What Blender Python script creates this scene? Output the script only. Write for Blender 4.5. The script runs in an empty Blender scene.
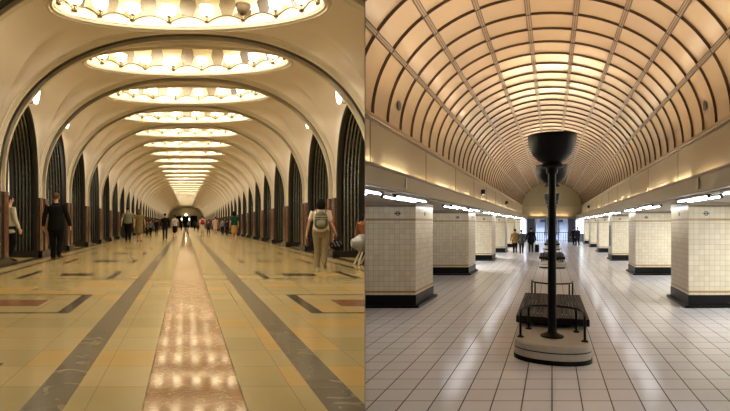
import bpy, bmesh, math, random
from math import sin, cos, pi, sqrt, radians
from mathutils import Vector, Matrix

random.seed(7)
SC = bpy.context.scene
COL = SC.collection

# ------------------------------------------------------------------ camera, world, exposure
FPX = 500.0
EYE = 2.0
cam_d = bpy.data.cameras.new('camera')
cam = bpy.data.objects.new('camera', cam_d)
COL.objects.link(cam)
cam.location = (0, 0, EYE)
cam.rotation_euler = (pi / 2, 0, 0)
cam_d.sensor_fit = 'HORIZONTAL'
cam_d.sensor_width = 36.0
cam_d.lens = FPX / 730.0 * 36.0
cam_d.shift_y = 18.0 / 730.0
cam_d.clip_start = 0.05
cam_d.clip_end = 400
SC.camera = cam

world = bpy.data.worlds.new('world')
SC.world = world
world.use_nodes = True
world.node_tree.nodes['Background'].inputs[0].default_value = (1.0, 0.86, 0.66, 1)
world.node_tree.nodes['Background'].inputs[1].default_value = 0.03

SC.view_settings.view_transform = 'Standard'
SC.view_settings.look = 'None'
SC.view_settings.gamma = 1
SC.view_settings.exposure = 0.0
SC.view_settings.use_curve_mapping = False
SC.cycles.use_denoising = True
SC.cycles.max_bounces = 8
SC.cycles.diffuse_bounces = 5
SC.cycles.glossy_bounces = 4
SC.cycles.sample_clamp_indirect = 6.0

LAMP_GLOW = 4.2        # bowl lamps of the domes
SCONCE_GLOW = 7.0
TUBE_GLOW = 28.0        # fluorescent tubes under the beams
COVE_GLOW = 150.0         # battens behind the beam
UPLIGHT_W = 17.0       # each uplighter lamp, watts
DOME_FILL_W = 370.0           # each added fill spot hidden in a dome, watts
AISLE_W = 16.0
PASSAGE_FILL_W = 180.0

# ------------------------------------------------------------------ plan of the two halls
# Two halls run away from one shared corner and part like a V; the cross ribs of both stand
# parallel to the end walls, so each hall is oblique in plan. (u across, v along, z up from that hall's floor)
KL, OL, ZL = -0.3586, 0.052, 0.95
KR, OR_, ZR = 0.374, 0.0, 0.0
def PL(u, v, z): return Vector((u + KL * v + OL, v, z + ZL))
def PR(u, v, z): return Vector((u + KR * v + OR_, v, z + ZR))
LEFT, RIGHT = [], []       # mesh objects to be trimmed against the dividing wall

# ------------------------------------------------------------------ node helper
class E:
    """wraps a socket so that shader maths can be written as expressions"""
    def __init__(s, nt, sock): s.nt, s.s = nt, sock
    def _m(s, op, *a):
        n = s.nt.nodes.new('ShaderNodeMath'); n.operation = op
        for i, x in enumerate((s,) + a):
            if isinstance(x, E): s.nt.links.new(x.s, n.inputs[i])
            else: n.inputs[i].default_value = x
        return E(s.nt, n.outputs[0])
    def __add__(s, o): return s._m('ADD', o)
    def __sub__(s, o): return s._m('SUBTRACT', o)
    def __mul__(s, o): return s._m('MULTIPLY', o)
    def __truediv__(s, o): return s._m('DIVIDE', o)
    def lt(s, o): return s._m('LESS_THAN', o)
    def gt(s, o): return s._m('GREATER_THAN', o)
    def abs(s): return s._m('ABSOLUTE')
    def floor(s): return s._m('FLOOR')
    def mod(s, o): return s._m('FLOORED_MODULO', o)
    def max(s, o): return s._m('MAXIMUM', o)
    def min(s, o): return s._m('MINIMUM', o)
    def inv(s): return (s * -1.0) + 1.0

def new_mat(name):
    m = bpy.data.materials.new(name); m.use_nodes = True
    return m, m.node_tree, m.node_tree.nodes['Principled BSDF']
def uv_of(nt):
    n = nt.nodes.new('ShaderNodeUVMap')
    x = nt.nodes.new('ShaderNodeSeparateXYZ'); nt.links.new(n.outputs[0], x.inputs[0])
    return n, E(nt, x.outputs[0]), E(nt, x.outputs[1])
def mix(nt, fac, a, b):
    n = nt.nodes.new('ShaderNodeMix'); n.data_type = 'RGBA'
    if isinstance(fac, E): nt.links.new(fac.s, n.inputs[0])
    else: n.inputs[0].default_value = fac
    for i, c in ((6, a), (7, b)):
        if isinstance(c, tuple): n.inputs[i].default_value = c if len(c) == 4 else c + (1,)
        else: nt.links.new(c, n.inputs[i])
    return n.outputs[2]
def noise(nt, scale, detail=3, src=None, dist=0.0):
    n = nt.nodes.new('ShaderNodeTexNoise'); n.inputs['Scale'].default_value = scale
    n.inputs['Detail'].default_value = detail; n.inputs['Distortion'].default_value = dist
    if src is None:
        g = nt.nodes.new('ShaderNodeTexCoord'); src = g.outputs['Object']
    nt.links.new(src, n.inputs['Vector'])
    return E(nt, n.outputs[0])
def white(nt, a, b):
    c = nt.nodes.new('ShaderNodeCombineXYZ')
    nt.links.new(a.s, c.inputs[0]); nt.links.new(b.s, c.inputs[1])
    n = nt.nodes.new('ShaderNodeTexWhiteNoise'); nt.links.new(c.outputs[0], n.inputs['Vector'])
    return E(nt, n.outputs['Value'])

def mat(name, col, rough=0.6, metal=0.0, var=0.12, scale=6.0, spec=0.5, bump=0.0, coat=0.0):
    m, nt, b = new_mat(name)
    c2 = tuple(max(0, x * (1 - var)) for x in col)
    f = noise(nt, scale, 4)
    nt.links.new(mix(nt, f, col, c2), b.inputs['Base Color'])
    b.inputs['Roughness'].default_value = rough
    b.inputs['Metallic'].default_value = metal
    b.inputs['Specular IOR Level'].default_value = spec
    b.inputs['Coat Weight'].default_value = coat; b.inputs['Coat Roughness'].default_value = 0.16
    if bump:
        n = nt.nodes.new('ShaderNodeBump'); n.inputs['Strength'].default_value = bump
        n.inputs['Distance'].default_value = 0.01
        nt.links.new(noise(nt, scale * 8, 3).s, n.inputs['Height']); nt.links.new(n.outputs[0], b.inputs['Normal'])
    return m
def glow(name, col, strength):
    m, nt, b = new_mat(name)
    b.inputs['Base Color'].default_value = (0.9, 0.88, 0.84, 1)
    b.inputs['Emission Color'].default_value = col + (1,)
    b.inputs['Emission Strength'].default_value = strength
    b.inputs['Roughness'].default_value = 0.3
    return m
def tiles(name, col, grout, w, h, line, rough=0.2, var=0.1, ou=0.0, ov=0.0, tint=None, spec=0.5, hl=None):
    m, nt, b = new_mat(name)
    _, u, v = uv_of(nt)
    a = (u - ou) / w; c = (v - ov) / h
    fa = (a.mod(1.0) - 0.5).abs(); fc = (c.mod(1.0) - 0.5).abs()
    g = fa.gt(0.5 - line / w / 2).max(fc.gt(0.5 - (hl or line) / h / 2))
    r = white(nt, a.floor(), c.floor())
    dark = tuple(x * (1 - var) for x in (tint or col))
    base = mix(nt, r, col, dark)
    nz = noise(nt, 3.0, 4)
    base = mix(nt, nz * 0.25, base, tuple(x * 0.75 for x in col))
    nt.links.new(mix(nt, g, base, grout), b.inputs['Base Color'])
    nt.links.new((g * 0.4 + rough + r * 0.05).s, b.inputs['Roughness'])
    b.inputs['Specular IOR Level'].default_value = spec
    return m

M = {}
M['plaster'] = mat('warm_plaster', (0.78, 0.69, 0.56), 0.45, var=0.08, scale=2)
M['moulding'] = mat('pale_moulding', (0.60, 0.53, 0.39), 0.35, var=0.1)
M['dome'] = mat('dome_plaster', (0.60, 0.51, 0.34), 0.5, var=0.05)
M['steel_dark'] = mat('dark_steel', (0.018, 0.015, 0.009), 0.4, 0.2, var=0.3)
M['steel'] = mat('fluted_steel', (0.34, 0.35, 0.31), 0.25, 0.95, var=0.6, scale=9)
M['black_stone'] = mat('black_stone', (0.012, 0.011, 0.010), 0.25)
M['rhodonite'] = mat('red_brown_stone', (0.17, 0.075, 0.04), 0.22, var=0.5, scale=9)
M['aisle_wall'] = tiles('aisle_marble', (0.42, 0.36, 0.26), (0.2, 0.16, 0.1), 0.8, 0.6, 0.012, 0.35, 0.15)
M['aisle_ceiling'] = mat('aisle_plaster', (0.42, 0.36, 0.26), 0.7)
M['lamp'] = glow('lamp_glass', (1.0, 0.84, 0.52), LAMP_GLOW)
M['sconce'] = glow('sconce_glass', (1.0, 0.86, 0.62), SCONCE_GLOW)
M['lamp_off'] = mat('unlit_lamp_glass', (0.09, 0.06, 0.03), 0.3)
M['bronze'] = mat('bronze', (0.14, 0.10, 0.045), 0.4, 0.7)
M['niche'] = mat('niche_mosaic', (0.27, 0.21, 0.12), 0.5, var=0.6, scale=40)
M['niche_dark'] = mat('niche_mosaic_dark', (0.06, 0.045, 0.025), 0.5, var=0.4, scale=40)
M['partition'] = mat('partition_plaster', (0.45, 0.40, 0.32), 0.9)
M['night'] = mat('dark_recess', (0.03, 0.035, 0.035), 0.5)
# right hall
M['vault'] = mat('vault_enamel', (0.57, 0.42, 0.25), 0.38, var=0.10, scale=1.2, coat=0.5)
M['vault_rib'] = mat('brown_rib', (0.09, 0.05, 0.025), 0.4, var=0.2)
M['vault_strip'] = mat('tan_strip', (0.36, 0.26, 0.15), 0.4, var=0.2)
M['frieze'] = mat('frieze_render', (0.33, 0.265, 0.165), 0.4, var=0.12, scale=1.5)
M['fascia'] = mat('tan_fascia', (0.23, 0.18, 0.10), 0.5, var=0.2, scale=2)
M['soffit'] = mat('soffit_render', (0.36, 0.32, 0.25), 0.6)
M['tile'] = tiles('cream_tile', (0.70, 0.64, 0.49), (0.33, 0.28, 0.20), 0.125, 0.125, 0.006, 0.28, 0.10, tint=(0.68, 0.60, 0.44))
M['band'] = mat('ochre_band', (0.42, 0.24, 0.08), 0.3, var=0.3)
M['band_dark'] = mat('brown_band', (0.16, 0.10, 0.05), 0.3)
M['black'] = mat('black_gloss', (0.005, 0.005, 0.005), 0.35, spec=0.12)
M['iron'] = mat('black_iron', (0.005, 0.005, 0.005), 0.42, 0.0, spec=0.12)
M['navy'] = mat('navy_enamel', (0.02, 0.025, 0.05), 0.3)
M['tube'] = glow('fluorescent_tube', (0.95, 0.97, 1.0), TUBE_GLOW)
M['cove'] = glow('cove_tube', (1.0, 0.88, 0.66), COVE_GLOW)
M['cove_dim'] = glow('cove_tube_dim', (1.0, 0.80, 0.50), COVE_GLOW * 0.35)
M['bulb'] = glow('uplighter_bulb', (1.0, 0.74, 0.42), 320)
M['wood'] = mat('dark_seat_wood', (0.012, 0.009, 0.007), 0.5, var=0.4, scale=12, spec=0.2)
M['plinth'] = mat('grey_terrazzo', (0.52, 0.47, 0.38), 0.4, var=0.25, scale=20)
M['chrome'] = mat('brushed_metal', (0.55, 0.55, 0.54), 0.25, 0.9)
M['silver_cloth'] = mat('silver_upholstery', (0.30, 0.30, 0.27), 0.45, 0.3)
M['lunette'] = mat('lunette_render', (0.26, 0.22, 0.13), 0.6)
M['tray'] = mat('grey_tray', (0.10, 0.10, 0.09), 0.5)
M['lobby'] = mat('lobby_panel', (0.72, 0.76, 0.86), 0.5)
M['lobby_glow'] = glow('lobby_light', (0.78, 0.86, 1.0), 45)
M['white_panel'] = glow('lit_panel', (0.86, 0.91, 1.0), 1.6)
M['dark_blue'] = mat('dark_blue_panel', (0.03, 0.035, 0.055), 0.4)

def floor_right():
    m, nt, b = new_mat('white_floor_tile')
    _, u, v = uv_of(nt)
    a = u / 0.333; c = (v - 5.64) / 0.395
    fa = (a.mod(1.0) - 0.5).abs(); fc = (c.mod(1.0) - 0.5).abs()
    g = fa.gt(0.5 - 0.022).max(fc.gt(0.5 - 0.018))
    r = white(nt, a.floor(), c.floor())
    base = mix(nt, r, (0.90, 0.90, 0.92), (0.80, 0.80, 0.82))
    nz = noise(nt, 0.7, 5)
    base = mix(nt, nz * 0.5, base, (0.76, 0.76, 0.78))
    nt.links.new(mix(nt, g, base, (0.03, 0.022, 0.018)), b.inputs['Base Color'])
    nt.links.new((g * 0.4 + 0.13 + r * 0.06).s, b.inputs['Roughness'])
    bp = nt.nodes.new('ShaderNodeBump'); bp.inputs['Strength'].default_value = 0.25; bp.inputs['Distance'].default_value = 0.004
    nt.links.new((noise(nt, 5, 2) * 0.6 + r * 0.4).s, bp.inputs['Height']); nt.links.new(bp.outputs[0], b.inputs['Normal'])
    return m
M['floor_right'] = floor_right()

BAY = 3.64
RIB0 = 12.36              # the first rib wholly in view
def floor_left():
    m, nt, b = new_mat('polished_marble')
    uvn, u, v = uv_of(nt)
    au = u.abs()
    # slabs
    a = u / 0.62; c = v / 0.46
    row = white(nt, a.floor(), c.floor())
    row2 = white(nt, c.floor(), (u * 0 + (u / 1.9).floor()))
    nz = noise(nt, 1.6, 6, uvn.outputs[0], 1.2)
    yel = (0.50, 0.32, 0.10); grn = (0.34, 0.28, 0.12); pale = (0.46, 0.35, 0.155)
    base = mix(nt, row.gt(0.78), mix(nt, row2, pale, grn), yel)
    base = mix(nt, nz * 0.5, base, (0.30, 0.21, 0.075))
    j = (c.mod(1.0) - 0.5).abs().gt(0.49).max((a.mod(1.0) - 0.5).abs().gt(0.494))
    base = mix(nt, j * 0.5, base, (0.20, 0.14, 0.06))
    # framed rectangles, one per bay
    t = ((v - (RIB0 - BAY / 2 - 0.38)).mod(BAY) - BAY / 2).abs()     # 0 on the far edge side .. distance from the bay middle
    t = ((v - (RIB0 - BAY / 2 - 0.28) + BAY / 2).mod(BAY) - BAY / 2).abs()
    inside = t.lt(0.78) * au.gt(1.42) * au.lt(3.32)
    core = t.lt(0.71) * au.gt(1.57) * au.lt(3.17)
    frame = inside * core.inv()
    inner = t.lt(0.27) * au.gt(1.93) * au.lt(2.62)
    dark = (0.045, 0.035, 0.02)
    base = mix(nt, frame, base, dark)
    bay_id = white(nt, (v / BAY + 0.2).floor(), u.gt(0.0) + 3.0)
    inn = mix(nt, v.lt(8.5), (0.05, 0.04, 0.02), (0.20, 0.08, 0.035))
    base = mix(nt, inner, base, inn)
    # long bands
    band = au.gt(0.745) * au.lt(0.985)
    vein = noise(nt, 5, 6, uvn.outputs[0], 2.0)
    base = mix(nt, band, base, mix(nt, vein.gt(0.60), mix(nt, row2, (0.085, 0.07, 0.042), (0.12, 0.10, 0.06)), (0.2, 0.17, 0.1)))
    line = (au.gt(3.84) * au.lt(3.97)).max(au.gt(4.36) * au.lt(4.7))
    base = mix(nt, line, base, (0.05, 0.035, 0.02))
    centre = au.lt(0.295)
    v2 = noise(nt, 3.0, 7, uvn.outputs[0], 3.0)
    cen = mix(nt, v2, (0.42, 0.22, 0.10), (0.34, 0.20, 0.11))
    cen = mix(nt, ((v2 - 0.5).abs().lt(0.012)) * 0.6, cen, (0.7, 0.55, 0.35))
    base = mix(nt, centre, base, cen)
    edge = (au - 0.295).abs().lt(0.006)
    base = mix(nt, edge, base, (0.12, 0.07, 0.03))
    nt.links.new(base, b.inputs['Base Color'])
    rg = mix(nt, centre, (0.18, 0.18, 0.18), (0.045, 0.045, 0.045))
    sep = nt.nodes.new('ShaderNodeSeparateColor'); nt.links.new(rg, sep.inputs[0])
    nt.links.new((E(nt, sep.outputs[0]) + nz * 0.05).s, b.inputs['Roughness'])
    b.inputs['Specular IOR Level'].default_value = 0.5
    return m
M['floor_left'] = floor_left()

# ------------------------------------------------------------------ mesh builder
class MB:
    def __init__(s): s.v, s.f, s.m = [], [], []
    def quad_grid(s, rows, mi=0, close_u=False, close_v=False):
        base = len(s.v); n = len(rows[0])
        for r in rows: s.v.extend([tuple(p) for p in r])
        R = len(rows)
        for i in range(R if close_v else R - 1):
            for j in range(n if close_u else n - 1):
                a = base + i * n + j; b = base + i * n + (j + 1) % n
                c = base + ((i + 1) % R) * n + (j + 1) % n; d = base + ((i + 1) % R) * n + j
                s.f.append((a, b, c, d)); s.m.append(mi)
        return base
    def ngon(s, pts, mi=0):
        b = len(s.v); s.v.extend([tuple(p) for p in pts]); s.f.append(tuple(range(b, b + len(pts)))); s.m.append(mi)
    def box(s, x0, x1, y0, y1, z0, z1, mi=0):
        b = len(s.v)
        s.v += [(x0, y0, z0), (x1, y0, z0), (x1, y1, z0), (x0, y1, z0), (x0, y0, z1), (x1, y0, z1), (x1, y1, z1), (x0, y1, z1)]
        for q in ((0, 3, 2, 1), (4, 5, 6, 7), (0, 1, 5, 4), (1, 2, 6, 5), (2, 3, 7, 6), (3, 0, 4, 7)):
            s.f.append(tuple(b + i for i in q)); s.m.append(mi)
    def bbox(s, x0, x1, y0, y1, z0, z1, r=0.01, mi=0):
        """box with softened vertical and top edges"""
        def ring(i, z): return [(x0 + i, y0 + i * 0, z)]
        lv = [(r, z0), (0, z0 + r), (0, z1 - r), (r, z1)]
        rows = []
        for ins, z in lv:
            a, b, c, d = x0 + ins, x1 - ins, y0 + ins, y1 - ins
            rows.append([(a + r, c, z), (b - r, c, z), (b, c + r, z), (b, d - r, z), (b - r, d, z), (a + r, d, z), (a, d - r, z), (a, c + r, z)])
        base = s.quad_grid(rows, mi, close_u=True)
        s.f.append(tuple(base + 7 - i for i in range(8))); s.m.append(mi)
        s.f.append(tuple(base + 24 + i for i in range(8))); s.m.append(mi)
    def lathe(s, prof, n=24, c=(0, 0, 0), mi=0, sx=1, sy=1):
        rows = [[(c[0] + r * cos(2 * pi * k / n) * sx, c[1] + r * sin(2 * pi * k / n) * sy, c[2] + z) for k in range(n)] for r, z in prof]
        base = s.quad_grid(rows, mi, close_u=True)
        s.f.append(tuple(base + n - 1 - i for i in range(n))); s.m.append(mi)
        e = base + (len(prof) - 1) * n
        s.f.append(tuple(e + i for i in range(n))); s.m.append(mi)
    def tube(s, path, r, n=8, mi=0, close=False):
        P = [Vector(p) for p in path]; rows = []
        up = Vector((0, 0, 1)); prev = None
        for i, p in enumerate(P):
            a = P[(i - 1) % len(P)] if (close or i) else P[0]
            b = P[(i + 1) % len(P)] if (close or i < len(P) - 1) else P[-1]
            t = (b - a).normalized()
            if prev is None:
                x = t.cross(up)
                if x.length < 0.1: x = t.cross(Vector((1, 0, 0)))
            else:
                x = prev - t * prev.dot(t)
            x.normalize(); prev = x; y = t.cross(x)
            rr = r[i] if isinstance(r, (list, tuple)) else r
            rows.append([p + x * rr * cos(2 * pi * k / n) + y * rr * sin(2 * pi * k / n) for k in range(n)])
        base = s.quad_grid(rows, mi, close_u=True, close_v=close)
        if not close:
            s.f.append(tuple(base + n - 1 - i for i in range(n))); s.m.append(mi)
            e = base + (len(P) - 1) * n
            s.f.append(tuple(e + i for i in range(n))); s.m.append(mi)
    def ball(s, c, rx, ry=None, rz=None, n=12, k=8, mi=0):
        ry = ry or rx; rz = rz or rx
        prof = [(max(1e-4, sin(pi * i / k)), -cos(pi * i / k)) for i in range(k + 1)]
        rows = [[(c[0] + r * rx * cos(2 * pi * j / n), c[1] + r * ry * sin(2 * pi * j / n), c[2] + z * rz) for j in range(n)] for r, z in prof]
        s.quad_grid(rows, mi, close_u=True)
    def mesh(s, name, mats, k=0.0, smooth=False, angle=40):
        me = bpy.data.meshes.new(name)
        uvs = []
        V = s.v
        for f in s.f:
            a = Vector(V[f[0]]); b = Vector(V[f[1]]); c = Vector(V[f[2]]); d = Vector(V[f[-1]])
            nrm = (b - a).cross(c - a)
            if nrm.length < 1e-9: nrm = (c - a).cross(d - a)
            ax, ay, az = abs(nrm.x), abs(nrm.y), abs(nrm.z)
            for i in f:
                p = V[i]
                uvs.append((p[0], p[1]) if az >= ax and az >= ay else ((p[1], p[2]) if ax >= ay else (p[0], p[2])))
        me.from_pydata([(p[0] + k * p[1], p[1], p[2]) for p in V], [], s.f)
        ul = me.uv_layers.new(name='UVMap')
        flat = [x for uv in uvs for x in uv]
        if len(flat) == len(ul.data) * 2: ul.data.foreach_set('uv', flat)
        for m in (mats if isinstance(mats, (list, tuple)) else [mats]): me.materials.append(m)
        me.polygons.foreach_set('material_index', s.m)
        if smooth:
            me.polygons.foreach_set('use_smooth', [True] * len(me.polygons))
            try: me.set_sharp_from_angle(angle=radians(angle))
            except Exception: pass
        me.update()
        return me

def tag(o, label=None, cat=None, group=None, kind=None):
    if label: o['label'] = label
    if cat: o['category'] = cat
    if group: o['group'] = group
    if kind: o['kind'] = kind
    return o
def link(name, data, parent=None, loc=(0, 0, 0), rz=0.0, side=None):
    o = bpy.data.objects.new(name, data); COL.objects.link(o)
    o.location = loc; o.rotation_euler = (0, 0, rz)
    if parent: o.parent = parent
    if side is not None and data is not None: side.append(o)
    return o
def thing(name, label, cat, loc=(0, 0, 0), rz=0.0, group=None, kind=None):
    return tag(link(name, None, None, loc, rz), label, cat, group, kind)
def copy_one(o, parent, side):
    c = o.copy(); COL.objects.link(c); c.parent = parent
    if side is not None and o.type == 'MESH': side.append(c)
    return c
def copy_tree(o, loc, label=None, side=None):
    c = copy_one(o, None, side); c.location = loc
    if label: c['label'] = label
    for ch in list(o.children):
        d = copy_one(ch, c, side)
        for g in list(ch.children): copy_one(g, d, side)
    return c

NTH = ['first', 'second', 'third', 'fourth', 'fifth', 'sixth', 'seventh', 'eighth', 'ninth', 'tenth', 'eleventh', 'twelfth',
       'thirteenth', 'fourteenth', 'fifteenth', 'sixteenth', 'seventeenth', 'eighteenth', 'nineteenth', 'twentieth']
TENS = ['', '', 'twenty', 'thirty', 'forty', 'fifty']
def nth(i):
    if i < 20: return NTH[i]
    n = i + 1
    if n % 10 == 0: return {30: 'thirtieth', 40: 'fortieth', 50: 'fiftieth'}[n]
    return TENS[n // 10] + '-' + NTH[n % 10 - 1]

# ================================================================== DIVIDING WALL
WK = 0.0008
mb = MB()
rows = []
for z in (-0.3, 9.0):
    rows.append([(-WK * 2.5, 2.5, z), (WK * 2.5, 2.5, z), (WK * 150, 150, z), (-WK * 150, 150, z)])
b0 = mb.quad_grid(rows, 0, close_u=True)
mb.f += [(b0 + 3, b0 + 2, b0 + 1, b0), (b0 + 4, b0 + 5, b0 + 6, b0 + 7)]; mb.m += [0, 0]
tag(link('wall_middle', mb.mesh('wall_middle', M['partition'])), kind='structure')

# ================================================================== LEFT HALL: arcaded vault
A, B, ZC, NE = 4.65, 3.58, 2.14, 2.25        # rib ellipse
HS = BAY / 2 - 0.44              # half length of an arcade opening
K0, K1 = -3, 36                  # ribs K0..K1+1 ; bay k lies between rib k and k+1
VEND = RIB0 + BAY * (K1 + 1)
def ribv(k): return RIB0 + BAY * k
V0 = ribv(K0)

mb = MB(); mb.box(-8.7, 8.7, V0, VEND + 12, -0.25, 0)
tag(link('floor_marble', mb.mesh('floor_marble', M['floor_left'], KL), None, (OL, 0, ZL), side=LEFT), kind='structure')
for sgn, nm in ((-1, 'wall_left_platform'), (1, 'wall_middle_platform')):
    mb = MB(); a, b = sorted((sgn * 8.6, sgn * 8.85))
    mb.box(a, b, V0, VEND, 0, 4.95)
    tag(link(nm, mb.mesh(nm, M['aisle_wall'], KL), None, (OL, 0, ZL), side=LEFT), kind='structure')
    mb = MB(); a, b = sorted((sgn * 5.47, sgn * 8.6))
    mb.box(a, b, V0, VEND, 4.8, 4.95)
    tag(link('ceiling_platform', mb.mesh('ceiling_platform', M['aisle_ceiling'], KL), None, (OL, 0, ZL), side=LEFT), kind='structure')
# end wall of the left hall with its doorway recess
mb = MB(); n = 24
arc = [(A * cos(pi * i / n), ZC + B * sin(pi * i / n)) for i in range(n + 1)]
ov = [(3.6, 0), (3.6, 2.9)] + [(2.9 * cos(pi * i / n), 2.9 + 0.6 * sin(pi * i / n)) for i in range(n + 1)] + [(-3.6, 2.9), (-3.6, 0)]
mb.quad_grid([[(A, 0, 0), (A, 0, 3.3), (A, 0, 6.2), (-A, 0, 6.2), (-A, 0, 3.3), (-A, 0, 0)],
              [(3.4, 0, 0), (3.4, 0, 3.3), (3.4, 0, 3.32), (-3.4, 0, 3.32), (-3.4, 0, 3.3), (-3.4, 0, 0)]], 0)
mb.quad_grid([[(3.4, 0, 0), (3.4, 0, 3.3), (-3.4, 0, 3.3), (-3.4, 0, 0)], [(3.4, 1.2, 0), (3.4, 1.2, 3.3), (-3.4, 1.2, 3.3), (-3.4, 1.2, 0)]], 0)
tag(link('wall_end', mb.mesh('wall_end', M['dome'], KL), None, PL(0, VEND, 0)), kind='structure')
mb = MB(); mb.box(-5, 5, 6.0, 6.3, 0, 3.4); mb.box(-3.5, 3.5, 1.0, 6.1, 3.3, 3.5)
for x in (-3.5, 3.4): mb.box(x, x + 0.1, 1.0, 6.1, 0, 3.4)
tag(link('wall_end_recess', mb.mesh('wall_end_recess', M['night'], KL), None, PL(0, VEND, 0)), kind='structure')

PE, RISEA = 0.90, 2.42
# -- vault of one bay (local origin = middle of the bay on the floor)
def vault_mesh():
    mb = MB(); NT, NR = 96, 12
    tc = radians(38)
    rows = [[] for _ in range(NR + 1)]
    for i in range(NT):
        t = 2 * pi * i / NT
        q = t % (2 * pi)
        sx = 1 if cos(q) >= 0 else -1; sy = 1 if sin(q) >= 0 else -1
        a = math.atan2(abs(sin(q)), abs(cos(q)))
        if a <= tc:
            g = a / tc * pi / 2
            uo, so, zo = A, HS * sin(g) ** PE, ZC + RISEA * cos(g) ** PE
            if g >= pi / 2 - 1e-6: zo = ZC
        else:
            ph = (a - tc) / (pi / 2 - tc) * pi / 2
            uo, so, zo = A * abs(cos(ph)) ** (2 / NE), HS, ZC + B * sin(ph) ** (2 / NE)
        ui, si, zi = 2.95 * abs(cos(q)), 1.30 * abs(sin(q)), 5.61
        for r in range(NR + 1):
            e = sin(r / NR * pi / 2); w = 1 - cos(r / NR * pi / 2)
            rows[r].append((sx * (uo + (ui - uo) * w), sy * (so + (si - so) * w), zo + (zi - zo) * e))
    mb.quad_grid(rows, 0, close_u=True)
    return mb.mesh('vault', M['plaster'], KL, smooth=True, angle=60)
VAULT = vault_mesh()

NL = 20
def oval(t, k=1.0, ds=0.0): return ((2.95 + ds) * cos(t) * k, (1.30 + ds) * sin(t) * k)
def rim_mesh():
    mb = MB(); n = 96
    prof = [(0.0, 0.0), (-0.03, -0.05), (-0.08, -0.055), (-0.10, -0.015), (-0.14, -0.01), (-0.16, 0.03), (-0.13, 0.08), (0.05, 0.10)]
    rows = []
    for d, z in prof:
        rows.append([(oval(2 * pi * i / n, 1, 0.05 + d)[0], oval(2 * pi * i / n, 1, 0.05 + d)[1], 5.61 + z) for i in range(n)])
    mb.quad_grid(rows, 0, close_u=True)
    return mb.mesh('rim_moulding', M['moulding'], KL, smooth=True, angle=30)
def drum_mesh():
    mb = MB(); n = 96
    prof = [(0.04, 0.10), (0.10, 0.35), (0.13, 0.9), (0.06, 1.15), (-0.25, 1.30), (-0.6, 1.45), (-1.0, 1.52)]
    rows = [[(oval(2 * pi * i / n, 1, d)[0], oval(2 * pi * i / n, 1, d)[1], 5.61 + z) for i in range(n)] for d, z in prof]
    b = mb.quad_grid(rows, 0, close_u=True)
    mb.f.append(tuple(b + (len(prof) - 1) * n + i for i in range(n))); mb.m.append(0)
    return mb.mesh('drum', M['dome'], KL, smooth=True, angle=50)
def rail_mesh():
    mb = MB(); n = 240; path = []
    for i in range(n):
        t = 2 * pi * i / n + pi / NL
        ph = (i / n * NL) % 1.0
        z = 0.24 + 0.15 * abs(sin(pi * ph)) ** 0.9
        x, y = oval(2 * pi * i / n + pi / NL, 1, -0.13)
        path.append((x, y, 5.61 + z - 0.10))
    mb.tube(path, 0.014, 5, close=True)
    # plaster apron under the scalloped line
    mb.quad_grid([[(p[0] * 1.006, p[1] * 1.01, 5.66) for p in path], [(p[0] * 1.006, p[1] * 1.01, p[2]) for p in path],
                  [(p[0] * 1.05, p[1] * 1.10, p[2] - 0.005) for p in path]], 1, close_u=True)
    return mb.mesh('scalloped_rail', [M['bronze'], M['dome']], KL, smooth=True)
def niche_mesh(t, dark):
    """elongated hexagonal mosaic panel on the drum, between two lamps"""
    mb = MB()
    w = 2 * pi / NL * 0.22
    pts = [(-0.55 * w, 0.34), (0.55 * w, 0.34), (w, 0.62), (0.6 * w, 0.98), (-0.6 * w, 0.98), (-w, 0.62)]
    def at(dt, z, off): return (*oval(t + dt, 1, 0.125 - off - 0.02 * (z < 0.5)), 5.61 + z)
    f = [at(a, z, 0.03) for a, z in pts]; bk = [at(a, z, -0.03) for a, z in pts]
    mb.ngon(f, 0)
    fr = [at(a * 1.16, 0.66 + (z - 0.66) * 1.08, 0.02) for a, z in pts]
    mb.quad_grid([fr, f], 1, close_u=True); mb.quad_grid([fr, bk], 1, close_u=True)
    return mb.mesh('mosaic_panel', [M['niche_dark'] if dark else M['niche'], M['moulding']], KL)
RIM, DRUM, RAIL = rim_mesh(), drum_mesh(), rail_mesh()
NICHES = []
for i in range(NL):
    t = 2 * pi * i / NL
    deg = math.degrees(t)
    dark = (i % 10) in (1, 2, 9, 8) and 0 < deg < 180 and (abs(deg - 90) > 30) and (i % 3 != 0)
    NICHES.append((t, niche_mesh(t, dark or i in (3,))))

def lamp_parts():
    g = MB(); g.lathe([(0.05, 0.0), (0.10, 0.02), (0.145, 0.09), (0.165, 0.19), (0.172, 0.23), (0.15, 0.235), (0.13, 0.17)], 14)
    b = MB(); b.lathe([(0.05, -0.14), (0.06, -0.12), (0.02, -0.11), (0.016, -0.03), (0.05, 0.0), (0.06, 0.012), (0.01, 0.015)], 8)
    for s in (-1, 1): b.tube([(0, 0, -0.11), (s * 0.05, 0, -0.06), (s * 0.06, 0, 0.01)], 0.008, 5)
    b.tube([(0.174 * cos(2 * pi * i / 14), 0.174 * sin(2 * pi * i / 14), 0.19) for i in range(14)], 0.006, 4, close=True)
    gg = g.mesh('glass_bowl', M['lamp'], smooth=True); bb = b.mesh('bracket', M['bronze'], smooth=True)
    g.f += [tuple(i + len(g.v) for i in f) for f in b.f]; g.v += b.v; g.m += [1] * len(b.m)
    both = g.mesh('bowl_lamp', [M['lamp'], M['bronze']], smooth=True)
    return gg, bb, both
GLASS, BRACKET, LAMP = lamp_parts()
OFF = GLASS.copy(); OFF.materials[0] = M['lamp_off']

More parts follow.
